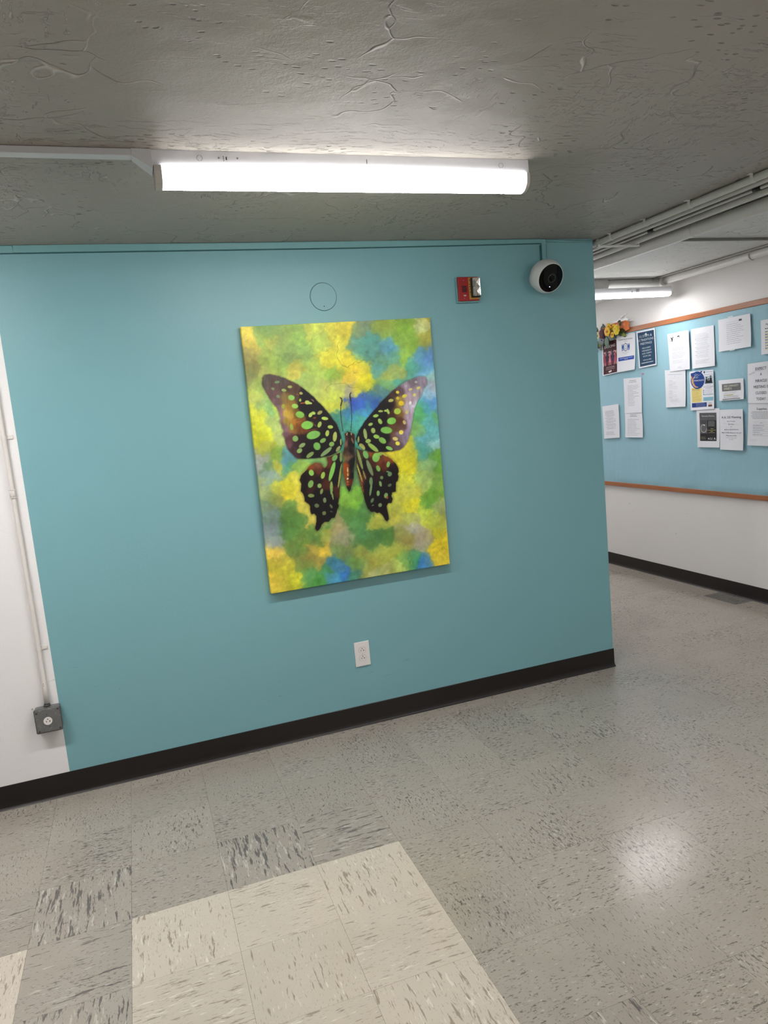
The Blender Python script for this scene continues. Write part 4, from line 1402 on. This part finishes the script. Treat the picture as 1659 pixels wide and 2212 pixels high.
for k, (y, zc, hw) in enumerate(((2.04, 2.032, .016), (1.98, 2.043, .015), (1.92, 2.053, .016), (1.86, 2.060, .018), (1.80, 2.058, .022), (1.74, 2.052, .030), (1.705, 2.048, .034), (1.68, 2.040, .042), (1.652, 2.034, .026))):
    xo = .012 + .010 * math.sin(k * 2.1)
    row = [m.bm.verts.new(rel(y, zc - hw, xo + .004)), m.bm.verts.new(rel(y, zc, xo + .012)), m.bm.verts.new(rel(y, zc + hw, xo))]
    if prev:
        for q in range(2):
            f = m.bm.faces.new((prev[q], prev[q + 1], row[q + 1], row[q]))
            f.smooth = True
    prev = row
b = m.build('ribbon', t.m, fl)
b['label'] = 'crumpled orange ribbon'

# white paper cut-out on the wall above the garland
M_CUT = plain('bright_white_plastic', (250, 250, 250), .3, grain=.0)
wo_ = tag(empty('white_ornament', (W - .004, 1.77, 2.085)), 'small bright white boat-like ornament on the wall above the garland', 'ornament')
def cut(pts, name):
    m = MB()
    fa_ = [m.bm.verts.new((-.008, y - 1.77, z - 2.085)) for y, z in pts]
    ba_ = [m.bm.verts.new((.0035, y - 1.77, z - 2.085)) for y, z in pts]
    m.bm.faces.new(fa_)
    m.bm.faces.new(ba_[::-1])
    for k in range(len(pts)):
        m.bm.faces.new((fa_[k], ba_[k], ba_[(k + 1) % len(pts)], fa_[(k + 1) % len(pts)]))
    m.build(name, M_CUT, wo_)
cut([(1.900, 2.098), (1.850, 2.099), (1.800, 2.112), (1.785, 2.103), (1.745, 2.104), (1.725, 2.110), (1.690, 2.088), (1.720, 2.078), (1.760, 2.075), (1.815, 2.076)], 'hull')
cut([(1.735, 2.0785), (1.640, 2.0725), (1.640, 2.068), (1.735, 2.074)], 'hull')
cut([(1.790, 2.128), (1.750, 2.130), (1.745, 2.126), (1.775, 2.118), (1.783, 2.112)], 'sail')
cut([(1.742, 2.138), (1.715, 2.141), (1.712, 2.136), (1.738, 2.131)], 'pennant')

# ------------------------------------------------------------------ butterfly canvas
BACKDROP_WASH=[(19,976,226,208,85),(19,936,220,200,85),(15,911,165,160,90),(35,859,140,140,85),(105,957,150,180,90),(132,997,130,160,90),(184,929,155,185,95),(133,956,190,195,90),(261,967,150,185,85),(272,899,160,190,95),(195,857,150,185,85),(140,870,165,190,90),(371,988,200,205,85),(455,964,222,212,75),(530,972,225,210,75),(494,921,215,210,80),(400,935,185,200,90),(427,866,215,205,70),(349,834,175,195,90),(434,814,150,185,75),(314,789,165,185,95),(255,781,150,180,95),(212,877,135,165,90),(373,743,195,200,95),(538,861,215,205,70),(557,839,225,205,60),(608,821,225,210,60),(617,778,228,215,50),(544,744,215,205,60),(635,739,225,215,60),(505,789,215,195,70),(603,901,100,165,150),(652,925,95,165,160),(635,968,130,155,120),(742,964,150,175,75),(857,954,140,175,65),(814,919,140,175,70),(957,924,165,165,75),(980,982,150,150,70),(953,959,205,215,150),(882,900,135,170,65),(668,871,105,165,155),(701,832,110,165,130),(692,817,100,165,160),(763,888,110,170,185),(777,877,95,160,190),(790,855,110,170,140),(844,847,150,180,70),(798,795,160,170,90),(742,787,165,175,90),(737,749,120,165,110),(701,714,90,130,140),(864,814,85,160,140),(794,763,90,160,140),(920,822,95,160,190),(962,831,105,160,210),(983,802,95,160,190),(987,774,150,190,180),(991,741,160,170,185),(979,708,150,185,205),(975,675,95,150,205),(938,639,90,165,180),(924,584,95,165,165),(953,554,100,165,160),(994,624,95,165,110),(925,528,110,175,185),(955,508,155,200,195),(896,625,100,175,110),(865,571,130,180,100),(981,450,110,165,65),(991,392,110,165,65),(910,472,90,165,150),(928,414,155,195,130),(888,361,165,195,110),(952,338,125,170,80),(928,283,105,155,60),(901,257,100,150,60),(973,238,150,170,110),(950,182,190,205,85),(888,218,190,200,70),(806,480,215,210,60),(807,424,222,215,50),(784,370,205,205,70),(753,316,200,200,75),(796,272,225,215,50),(730,262,185,185,80),(818,322,190,195,80),(687,238,190,190,85),(605,212,175,180,80),(788,205,175,180,90),(801,180,165,165,150),(853,135,165,160,130),(863,87,160,160,135),(928,144,205,205,55),(974,104,225,210,50),(922,86,222,205,50),(974,33,225,205,70),(909,53,225,200,55),(822,16,65,130,195),(781,21,70,140,90),(742,31,130,165,80),(698,7,180,195,100),(617,0,190,200,120),(553,-4,170,180,120),(626,73,170,180,80),(561,64,165,165,75),(519,97,140,155,75),(709,93,165,175,75),(754,128,150,150,80),(674,137,90,130,65),(598,162,75,125,70),(521,170,80,125,75),(489,224,85,130,75),(457,272,90,135,70),(533,264,80,120,70),(556,138,80,125,65),(465,326,120,170,70),(466,392,95,130,85),(477,303,125,175,65),(392,184,150,150,120),(374,219,165,155,110),(384,129,125,145,80),(336,218,190,185,75),(251,199,90,135,65),(179,261,85,130,65),(125,294,90,135,65),(152,329,110,150,75),(103,242,85,130,65),(177,152,110,140,65),(144,172,100,135,65),(237,157,185,165,70),(280,141,215,190,65),(217,120,165,150,70),(259,99,165,150,75),(52,237,125,145,150),(53,193,140,155,155),(34,356,125,150,120),(33,303,120,150,135),(35,409,160,175,120),(34,163,225,200,80),(48,112,180,175,60),(94,80,205,195,65),(51,41,215,195,70),(26,17,225,205,75),(146,40,215,205,60),(184,96,130,150,70),(205,39,95,150,90),(246,11,80,145,65),(313,53,75,140,90),(355,88,60,120,140),(382,56,80,140,175),(416,30,60,115,190),(346,21,85,155,190),(446,20,70,140,110),(467,63,110,155,80),(510,30,150,165,80),(136,411,225,215,60),(176,439,225,210,75),(136,368,225,210,55),(191,347,215,195,80),(99,409,190,190,80),(86,367,150,165,85),(69,491,115,155,110),(73,446,130,155,150),(30,515,175,180,180),(149,503,90,150,180),(159,473,80,150,130),(105,493,190,190,75),(89,531,135,170,70),(195,470,150,180,80),(269,480,120,175,100),(357,478,130,180,95),(252,460,170,185,80),(58,555,180,190,85),(32,619,200,205,65),(48,587,205,208,55),(26,671,200,205,65),(31,748,190,200,100),(106,640,165,185,110),(127,596,180,195,120),(79,699,150,185,110),(77,730,160,185,110),(99,687,125,170,110),(59,792,170,190,100),(16,825,140,145,90),(128,695,195,205,80),(93,836,185,195,110),(228,845,205,195,80),(418,698,205,205,70),(369,765,180,190,100),(456,760,185,195,100),(506,741,165,165,130),(429,724,195,205,85),(454,685,205,205,75),(441,649,60,140,120),(515,692,50,85,185),(575,689,60,95,190),(640,717,60,110,150),(650,679,60,100,185),(472,658,60,120,170),(514,633,60,150,165),(559,625,80,165,150),(502,602,70,150,130),(593,655,70,140,180),(280,246,195,180,85),(229,305,205,190,80),(329,224,90,150,85),(717,280,190,195,80),(849,106,165,160,140)]
LEFT_HINDWING=([(360,496),(383,496),(408,502),(429,507),(445,509),(449,489),(443,468),(435,448),(429,425),(420,393),(415,369),(408,337),(398,313),(401,301),(386,281),(372,258),(354,258),(336,245),(314,247),(299,237),(281,219),(269,216),(261,225),(272,252),(276,273),(266,285),(250,284),(245,295),(248,315),(240,325),(222,337),(224,354),(220,364),(207,378),(213,396),(216,405),(209,420),(219,437),(244,454),(268,470),(302,480),(326,475),(337,464),(345,453),(360,464),(366,476),(363,485)],
[(261,469,124,61,23),(306,472,115,73,46),(307,452,86,42,23),(374,482,80,35,20),(274,435,40,18,12),(336,433,45,18,14),(252,376,50,22,16),(345,387,70,30,20),(233,426,20,9,10),(228,394,15,8,12),(297,412,25,11,12),(289,356,15,8,12),(304,306,15,8,12),(373,316,15,8,12),(405,411,15,8,12),(416,459,15,8,12),(275,259,15,8,12),(235,361,15,8,12),(343,343,15,8,12),(411,345,60,28,18)],
[(273,442,13,2,4,-12,130,180,80),(332,427,10,-3,-7,-13,150,180,80),(264,400,13,-5,-9,-14,120,160,85),(308,389,10,-4,-5,-8,130,160,90),(316,366,7,-2,-6,-11,125,140,80),(260,355,17,-2,-1,-7,125,145,80),(328,331,9,-1,-1,-10,110,130,90),(283,314,10,-6,-8,-6,95,110,75),(359,304,5,2,6,-8,90,100,75),(318,281,11,1,1,-8,110,120,75),(358,283,8,-2,0,-2,80,90,70),(383,439,11,-3,-20,-37,125,185,85),(370,375,8,-1,-4,-28,130,160,85),(371,349,4,0,3,-22,120,145,85),(441,498,8,-1,-7,-27,120,140,85),(422,418,5,-1,-17,-49,150,150,80),(404,489,11,-5,-12,-11,110,160,90)])
RIGHT_HINDWING=([(523,518),(552,509),(592,499),(652,495),(670,487),(691,472),(718,456),(737,438),(749,420),(749,408),(741,399),(744,387),(738,372),(728,365),(722,328),(701,327),(695,314),(700,300),(693,285),(672,286),(663,276),(663,259),(667,239),(668,223),(656,214),(645,222),(636,238),(620,253),(604,252),(591,260),(572,260),(557,275),(547,301),(541,328),(534,359),(526,389),(519,423),(517,456),(519,489)],
[(604,487,115,67,28),(648,462,100,54,28),(676,466,115,61,28),(706,457,115,61,28),(664,441,85,35,20),(601,466,60,28,18),(715,431,25,12,12),(617,406,30,14,14),(530,381,86,48,28),(553,453,15,8,12),(565,369,15,8,12),(633,346,15,8,12),(684,375,15,8,12),(603,299,15,8,12),(645,261,15,8,12),(735,405,15,8,12),(700,408,15,8,12),(528,472,60,40,25)],
[(573,489,14,2,6,-17,110,165,90),(588,435,11,2,13,-34,110,130,90),(588,382,10,-1,-2,-18,105,135,90),(583,351,6,-1,-9,-27,105,135,90),(628,473,20,-4,-7,-18,125,180,85),(651,485,16,-1,-1,-7,135,180,85),(674,482,18,-11,-3,-2,190,180,85),(692,440,9,-3,-6,-12,120,175,90),(634,429,11,1,4,-13,120,165,80),(696,401,10,-5,-8,-8,95,125,85),(687,411,10,-2,-1,-3,95,125,85),(649,391,9,-1,-1,-7,100,125,80),(639,367,8,1,3,-12,115,145,85),(690,357,12,2,1,-6,85,100,70),(621,331,9,-2,-3,-11,115,150,90),(664,318,10,-4,-6,-10,115,145,85),(670,309,6,0,0,-5,140,70,40),(585,306,7,-3,-7,-9,95,115,85),(626,283,11,-1,-2,-8,105,125,85),(586,286,7,2,1,-2,100,120,90),(538,474,8,1,11,-44,125,140,80),(555,410,4,1,6,-19,130,120,70),(530,420,4,1,12,-40,165,150,80),(537,367,2,0,7,-33,140,70,40)])
LEFT_FOREWING=([(72,793),(76,812),(89,822),(116,823),(156,816),(190,805),(227,789),(266,770),(291,752),(324,728),(357,700),(384,674),(408,647),(432,617),(444,589),(450,561),(453,541),(441,521),(417,509),(384,500),(328,496),(260,497),(211,501),(195,511),(179,526),(163,545),(157,561),(155,581),(144,599),(155,611),(146,628),(139,646),(144,658),(139,681),(130,701),(112,717),(95,744),(83,762),(74,778)],
[(94,796,84,75,66),(137,789,85,65,60),(168,798,75,65,60),(210,779,75,58,45),(116,743,90,68,65),(133,720,105,80,85),(142,685,140,110,110),(150,658,145,115,115),(156,618,130,100,105),(159,596,115,85,90),(172,562,95,65,70),(189,534,60,38,42),(180,579,80,50,50),(172,722,124,103,57),(186,699,158,128,51),(201,720,134,103,51),(173,672,187,158,63),(192,660,192,158,63),(178,643,153,128,51),(214,640,163,109,40),(223,624,124,73,28),(201,613,144,103,51),(223,664,105,79,34),(240,612,105,61,28),(234,740,86,67,46),(231,758,80,55,42),(279,738,15,8,12),(275,705,15,8,12),(288,693,15,8,12),(350,700,15,8,12),(346,667,15,8,12),(240,574,30,15,17),(264,528,15,8,12),(359,543,15,8,12),(251,540,25,15,20),(213,554,50,28,32),(309,625,25,12,12),(398,597,15,8,12),(407,551,15,8,12),(311,747,15,8,12)],
[(148,793,13,1,1,-5,110,140,95),(123,770,8,-3,-3,-4,115,130,95),(178,761,12,-3,-3,-5,150,175,100),(210,772,12,-1,-1,-5,160,165,90),(145,740,7,-5,-6,-4,120,140,100),(263,745,9,-2,-2,-5,165,165,95),(211,732,16,-4,-5,-9,135,185,90),(255,720,6,0,-1,-6,165,185,90),(290,709,13,-1,-1,-8,175,195,95),(301,706,13,-3,-2,-4,175,195,95),(166,702,8,-2,-3,-8,160,165,60),(225,699,17,-2,-2,-9,145,190,85),(246,666,22,-6,-6,-12,130,185,80),(300,661,8,-3,-7,-8,165,190,90),(316,667,11,-2,-2,-6,165,190,90),(350,667,14,5,4,-6,150,150,85),(373,643,18,-3,-2,-6,170,195,90),(320,649,9,0,0,-3,120,55,30),(342,622,9,-3,-8,-11,150,175,85),(397,609,15,-2,-2,-7,165,190,90),(277,624,32,0,-1,-16,125,185,80),(196,623,8,0,1,-13,140,165,70),(378,586,10,-2,-5,-12,165,185,90),(416,570,11,-1,-5,-19,155,170,90),(304,585,36,5,4,-15,120,175,85),(209,578,15,3,4,-11,125,165,95),(351,560,17,5,4,-8,115,155,80),(317,541,18,3,5,-15,110,165,80),(395,543,13,4,5,-8,125,160,85),(240,550,18,6,4,-7,125,145,90),(224,531,13,6,7,-7,125,155,90),(276,511,21,9,5,-7,125,150,85),(362,516,32,15,5,-7,120,145,95),(445,548,5,0,-2,-13,140,155,90),(427,522,13,10,6,-5,140,145,95),(266,708,15,0,0,-2,150,75,35),(245,742,8,-3,-1,-2,140,80,45),(319,715,7,-5,-2,-1,150,110,110),(294,604,39,2,0,-2,110,55,25),(248,645,30,0,0,-2,130,70,30),(312,627,13,-12,-1,-1,120,80,35)])
RIGHT_FOREWING=([(526,553),(546,582),(572,607),(607,634),(643,659),(679,682),(714,703),(750,724),(795,745),(840,760),(888,770),(923,775),(946,770),(954,756),(949,738),(926,723),(914,700),(887,674),(866,643),(855,611),(842,584),(831,554),(814,525),(788,501),(763,492),(720,490),(670,492),(605,497),(565,507),(538,525)],
[(921,758,140,130,145),(870,754,120,105,115),(834,740,150,135,150),(799,725,90,70,75),(888,713,160,150,155),(845,691,165,145,155),(824,659,170,155,165),(858,662,190,180,195),(803,675,140,115,60),(785,694,150,130,60),(820,625,165,145,165),(832,589,160,145,170),(821,555,140,125,150),(797,522,130,115,135),(764,501,90,75,80),(797,631,115,85,40),(772,640,105,79,34),(777,605,80,45,25),(792,587,95,65,60),(747,572,86,61,40),(761,552,130,115,130),(736,543,100,70,60),(723,520,90,65,65),(726,666,20,10,14),(672,635,15,8,12),(744,683,40,25,20),(764,709,60,40,40),(636,603,15,8,12),(599,571,15,8,12),(658,521,15,8,12),(693,541,15,8,12),(562,539,15,8,12),(738,630,60,35,20),(689,507,15,8,12),(693,668,15,8,12),(608,513,15,8,12),(551,574,15,8,12)],
[(890,753,9,-1,-1,-5,165,165,155),(831,740,9,-1,-1,-5,170,165,175),(902,729,11,2,2,-5,215,200,110),(855,726,11,2,2,-5,205,195,130),(875,703,8,4,5,-5,215,205,130),(781,719,9,-1,0,-6,220,205,60),(818,702,15,3,3,-7,205,195,70),(779,696,9,-1,-1,-6,210,190,60),(796,675,15,-1,-1,-10,215,190,40),(740,689,15,1,1,-6,170,170,95),(847,673,7,-2,-4,-7,225,220,215),(861,659,12,0,0,-6,205,200,215),(677,651,13,-1,-1,-4,150,165,85),(707,651,12,-1,0,-4,160,185,90),(718,647,7,1,4,-11,160,185,90),(648,635,16,1,1,-6,150,190,85),(771,645,20,1,1,-12,165,190,70),(824,639,8,-2,-3,-9,190,185,120),(615,604,13,2,1,-6,150,180,90),(669,612,10,2,6,-11,150,180,85),(733,609,26,1,1,-14,120,185,80),(804,599,9,1,3,-9,190,175,110),(626,579,12,2,3,-11,150,170,90),(581,569,10,0,2,-22,140,160,95),(699,575,33,-4,-4,-14,120,180,80),(781,561,13,-1,-1,-9,220,205,85),(641,554,17,-4,-3,-8,140,180,85),(673,536,18,-11,-10,-8,125,175,80),(745,538,16,-4,-4,-7,200,185,120),(756,519,13,-4,-4,-8,210,200,80),(593,540,15,1,1,-8,145,175,85),(617,513,28,-20,-9,-6,145,175,85),(706,503,18,-7,-5,-6,125,180,90),(557,520,12,-13,-11,-5,155,160,85),(541,550,5,-1,-3,-13,130,140,85)])
BODY=([(486,584),(502,581),(521,573),(524,562),(517,522),(517,489),(506,457),(500,425),(493,400),(481,377),(469,355),(462,350),(458,357),(451,375),(448,401),(442,430),(446,462),(454,478),(449,494),(460,526),(471,558),(469,576)],
[(473,572,70,25,15),(478,541,110,80,60),(466,517,60,40,25),(498,572,10,8,12),(494,540,10,8,12),(496,507,8,6,12),(487,475,8,6,12),(486,450,8,6,12),(482,418,10,8,15),(477,484,120,95,65),(452,453,140,65,20),(453,420,140,65,20),(455,387,125,60,25),(476,390,90,35,15),(464,357,25,15,15),(499,441,60,60,50),(510,506,60,50,35),(515,563,60,20,15),(479,500,80,60,40)],
[(467,437,4,0,-1,-11,190,170,100),(465,419,4,-1,-1,-6,190,165,95),(462,403,5,0,-1,-4,200,180,140),(461,391,6,-1,0,-3,170,110,70),(460,380,5,0,0,-2,160,90,50),(482,576,3,0,-2,-6,190,160,110),(506,575,3,1,0,-6,180,140,90),(508,548,3,1,6,-13,110,100,70)])
ANTENNAE=[[(462,588),(459,626),(460,664),(464,686),(473,704),(471,713),(464,717)],[(505,586),(516,634),(519,679),(520,701),(517,715),(519,726),(525,732)]]
def fbm(x, y, seed, octs=5, f0=3.0):
    """value noise on arrays, about -1..1"""
    out = np.zeros_like(x)
    amp, f, tot = 1.0, f0, 0.0
    r = np.random.default_rng(seed)
    for _ in range(octs):
        g = r.random((96, 96)) * 2 - 1
        xi, yi = (x * f + 11.3) % 95, (y * f + 5.7) % 95
        x0, y0 = xi.astype(int), yi.astype(int)
        fx, fy = xi - x0, yi - y0
        fx, fy = fx * fx * (3 - 2 * fx), fy * fy * (3 - 2 * fy)
        x1, y1 = (x0 + 1) % 96, (y0 + 1) % 96
        out += amp * ((g[y0, x0] * (1 - fx) + g[y0, x1] * fx) * (1 - fy) + (g[y1, x0] * (1 - fx) + g[y1, x1] * fx) * fy)
        tot += amp
        amp *= .55
        f *= 2.0
    return out / tot

def wash(bl, U, V, soft, wx=None, wy=None, edge=0.0):
    """blend the listed colours, each strongest near its own place"""
    x, y = U * .75, V
    if wx is not None:
        x, y = x + wx, y + wy
    acc = np.zeros(U.shape + (3,))
    ws = np.full(U.shape, 1e-12)
    dmin = np.full(U.shape, 9.0)
    ds = []
    for b in bl:
        d = np.hypot(x - b[0] / 1000 * .75, y - b[1] / 1000)
        ds.append(d)
        dmin = np.minimum(dmin, d)
    for b, d in zip(bl, ds):
        w = np.exp(-(d - dmin) / soft)
        ws += w
        acc += w[..., None] * (np.array(b[2:5]) / 255.0)
    if edge:
        second = np.full(U.shape, 9.0)
        for d in ds:
            second = np.where((d > dmin + 1e-9) & (d < second), d, second)
        k = np.exp(-(second - dmin) / .0022) * np.clip(fbm(U * .75, V, 77, 4, 6.0) * 3 + .1, 0, 1)
        return acc / ws[..., None] * (1 - edge * k)[..., None]
    return acc / ws[..., None]

def inside(poly, U, V):
    """signed distance to a polygon, negative inside, in units of the canvas height"""
    P = np.array(poly, float) / 1000
    P[:, 0] *= .75
    x, y = U * .75, V
    dist = np.full(U.shape, 9.0)
    odd = np.zeros(U.shape, bool)
    for k in range(len(P)):
        (xa, ya), (xb, yb) = P[k], P[(k + 1) % len(P)]
        ex, ey = xb - xa, yb - ya
        L = ex * ex + ey * ey + 1e-12
        t_ = np.clip(((x - xa) * ex + (y - ya) * ey) / L, 0, 1)
        dist = np.minimum(dist, np.hypot(x - xa - t_ * ex, y - ya - t_ * ey))
        c = (ya > y) != (yb > y)
        xx = xa + (y - ya) * ex / (ey if abs(ey) > 1e-9 else 1e-9)
        odd ^= c & (x < xx)
    return np.where(odd, -dist, dist)

NU, NV = 372, 496
uu, vv = np.meshgrid(np.linspace(0, 1, NU), np.linspace(0, 1, NV))
wx = .026 * fbm(uu * .75, vv, 1, 6, 9.0) + .022 * fbm(uu * .75, vv, 2, 4, 30.0) + .008 * fbm(uu * .75, vv, 42, 3, 70.0)
wy = .026 * fbm(uu * .75, vv, 3, 6, 9.0) + .022 * fbm(uu * .75, vv, 4, 4, 30.0) + .008 * fbm(uu * .75, vv, 44, 3, 70.0)
img = .5 * wash(BACKDROP_WASH, uu, vv, .0035, wx, wy, .22) + .5 * wash(BACKDROP_WASH, uu, vv, .014, wx * .6, wy * .6)
mott = fbm(uu * .75, vv, 5, 6, 12.0)
img = img * (1 + .20 * mott)[..., None]
img = img * (1 + .10 * fbm(uu * .75, vv, 6, 4, 46.0) + .07 * fbm(uu * .75, vv, 16, 2, 90.0 / 1.0))[..., None]
img = img + np.stack([.05 * fbm(uu * .75, vv, 12, 5, 10.0), .04 * fbm(uu * .75, vv, 13, 5, 10.0), .05 * fbm(uu * .75, vv, 14, 5, 10.0)], -1)
# fine dark cracks in the wash
ck = np.abs(fbm(uu * .75, vv, 8, 4, 7.0))
crack = np.clip(1 - ck / .012, 0, 1) * (fbm(uu * .75, vv, 9, 3, 4.0) > .33)
img = img * (1 - .30 * crack)[..., None]
def smooth(d, w):
    t_ = np.clip(.5 - d / (2 * w), 0, 1)
    return t_ * t_ * (3 - 2 * t_)
def spot(img, s, mask, w=.12):
    du, dv = uu * 1000 - s[0], vv * 1000 - s[1]
    det = s[2] * s[5] - s[3] * s[4]
    a = (du * s[5] - dv * s[4]) / det
    b = (dv * s[2] - du * s[3]) / det
    r = np.hypot(a, b) * (1 + .10 * fbm(uu * .75, vv, int(s[0]) % 50 + 60, 3, 26.0))
    k = np.clip((1.04 - r) / w, 0, 1) * mask
    c = np.array(s[6:9]) / 255.0 * (1 + .10 * fbm(uu * .75, vv, 21, 3, 40.0))[..., None]
    return img * (1 - k)[..., None] + c * k[..., None]
rag = .0022 * fbm(uu * .75, vv, 31, 4, 60.0)
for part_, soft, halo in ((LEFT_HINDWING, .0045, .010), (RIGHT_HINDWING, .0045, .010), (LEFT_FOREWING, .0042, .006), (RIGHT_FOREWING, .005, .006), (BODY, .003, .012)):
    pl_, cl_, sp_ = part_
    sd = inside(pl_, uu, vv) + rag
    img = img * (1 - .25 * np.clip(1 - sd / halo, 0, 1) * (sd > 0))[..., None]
    k = smooth(sd, .0014)
    colr = wash(cl_, uu, vv, soft, wx * .35, wy * .35)
    colr = colr * (1 + .22 * fbm(uu * 2.2, vv * .8, 41, 4, 40.0))[..., None]
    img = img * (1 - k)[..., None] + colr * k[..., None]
    for s in sp_:
        img = spot(img, s, k, .16)
for line in ANTENNAE:
    P = np.array(line, float) / 1000
    for q in range(len(P) - 1):
        (xa, ya), (xb, yb) = P[q] * (.75, 1), P[q + 1] * (.75, 1)
        ex, ey = xb - xa, yb - ya
        t_ = np.clip(((uu * .75 - xa) * ex + (vv - ya) * ey) / (ex * ex + ey * ey), 0, 1)
        d = np.hypot(uu * .75 - xa - t_ * ex, vv - ya - t_ * ey)
        wd2 = .0016 if q < 3 else .0030 if q < 5 else .0022
        k = np.clip(1.3 - d / wd2, 0, 1)
        img = img * (1 - k)[..., None] + np.array((.16, .12, .11)) * k[..., None]
PAINT_GAIN = 1.12
img = img.mean(-1, keepdims=True) + (img - img.mean(-1, keepdims=True)) * 1.04
img = np.clip(img, 0, 1)
img = np.where(img <= .04045, img / 12.92, ((img + .055) / 1.055) ** 2.4) * PAINT_GAIN

PX0, PX1, PZ0, PZ1, PYF, PYB = -1.8715, -.9665, .7455, 1.9535, -.037, -.003
pcx, pcz = (PX0 + PX1) / 2, (PZ0 + PZ1) / 2
# front grid, then a skirt of turned-over edge
idx = np.arange(NU * NV).reshape(NV, NU)
co = np.stack([PX0 + uu * (PX1 - PX0) - pcx, np.full_like(uu, PYF), PZ0 + vv * (PZ1 - PZ0) - pcz], -1).reshape(-1, 3)
rgba = np.concatenate([img.reshape(-1, 3), np.ones((NU * NV, 1))], 1)
faces = np.stack([idx[:-1, :-1], idx[:-1, 1:], idx[1:, 1:], idx[1:, :-1]], -1).reshape(-1, 4)
loop = np.concatenate([idx[0, :-1], idx[:-1, -1], idx[-1, :0:-1], idx[:0:-1, 0]])
sk = co[loop].copy()
sk[:, 1] = PYB
n0 = len(co)
co = np.concatenate([co, sk])
rgba = np.concatenate([rgba, rgba[loop]])
m_ = len(loop)
a_ = np.arange(m_)
skirt = np.stack([loop, n0 + a_, n0 + (a_ + 1) % m_, loop[(a_ + 1) % m_]], -1)
faces = np.concatenate([faces, skirt])
me = bpy.data.meshes.new('butterfly_painting')
me.vertices.add(len(co)); me.vertices.foreach_set('co', co.ravel())
me.loops.add(faces.size); me.loops.foreach_set('vertex_index', faces.ravel().astype(np.int32))
me.polygons.add(len(faces)); me.polygons.foreach_set('loop_start', np.arange(0, faces.size, 4, dtype=np.int32))
me.update(calc_edges=True)
at_ = me.color_attributes.new('print', 'FLOAT_COLOR', 'POINT')
at_.data.foreach_set('color', rgba.ravel().astype(np.float32))
me.validate()
t = NT('printed_canvas')
an = t.n('ShaderNodeAttribute', attribute_name='print')
t.col(an.outputs['Color'])
t.rough(.42, .35)
t.bump(t.noise(t.obj(), 700.0, 1.0), .15, .0004)
me.materials.append(t.m)
pt = bpy.data.objects.new('butterfly_painting', me)
COL.objects.link(pt)
pt.location = (pcx, 0, pcz)
tag(pt, 'large unframed canvas of a dark butterfly on yellow, green and blue washes', 'painting')
m = MB()
for lo, hi in (((PX0 + .004, -.033, PZ0 + .004), (PX0 + .04, -.003, PZ1 - .004)), ((PX1 - .04, -.033, PZ0 + .004), (PX1 - .004, -.003, PZ1 - .004)), ((PX0 + .04, -.033, PZ0 + .004), (PX1 - .04, -.003, PZ0 + .04)), ((PX0 + .04, -.033, PZ1 - .04), (PX1 - .04, -.003, PZ1 - .004))):
    m.box((lo[0] - pcx, lo[1], lo[2] - pcz), (hi[0] - pcx, hi[1], hi[2] - pcz))
m.build('stretcher_frame', plain('bare_pine', (190, 160, 120), .7), pt)
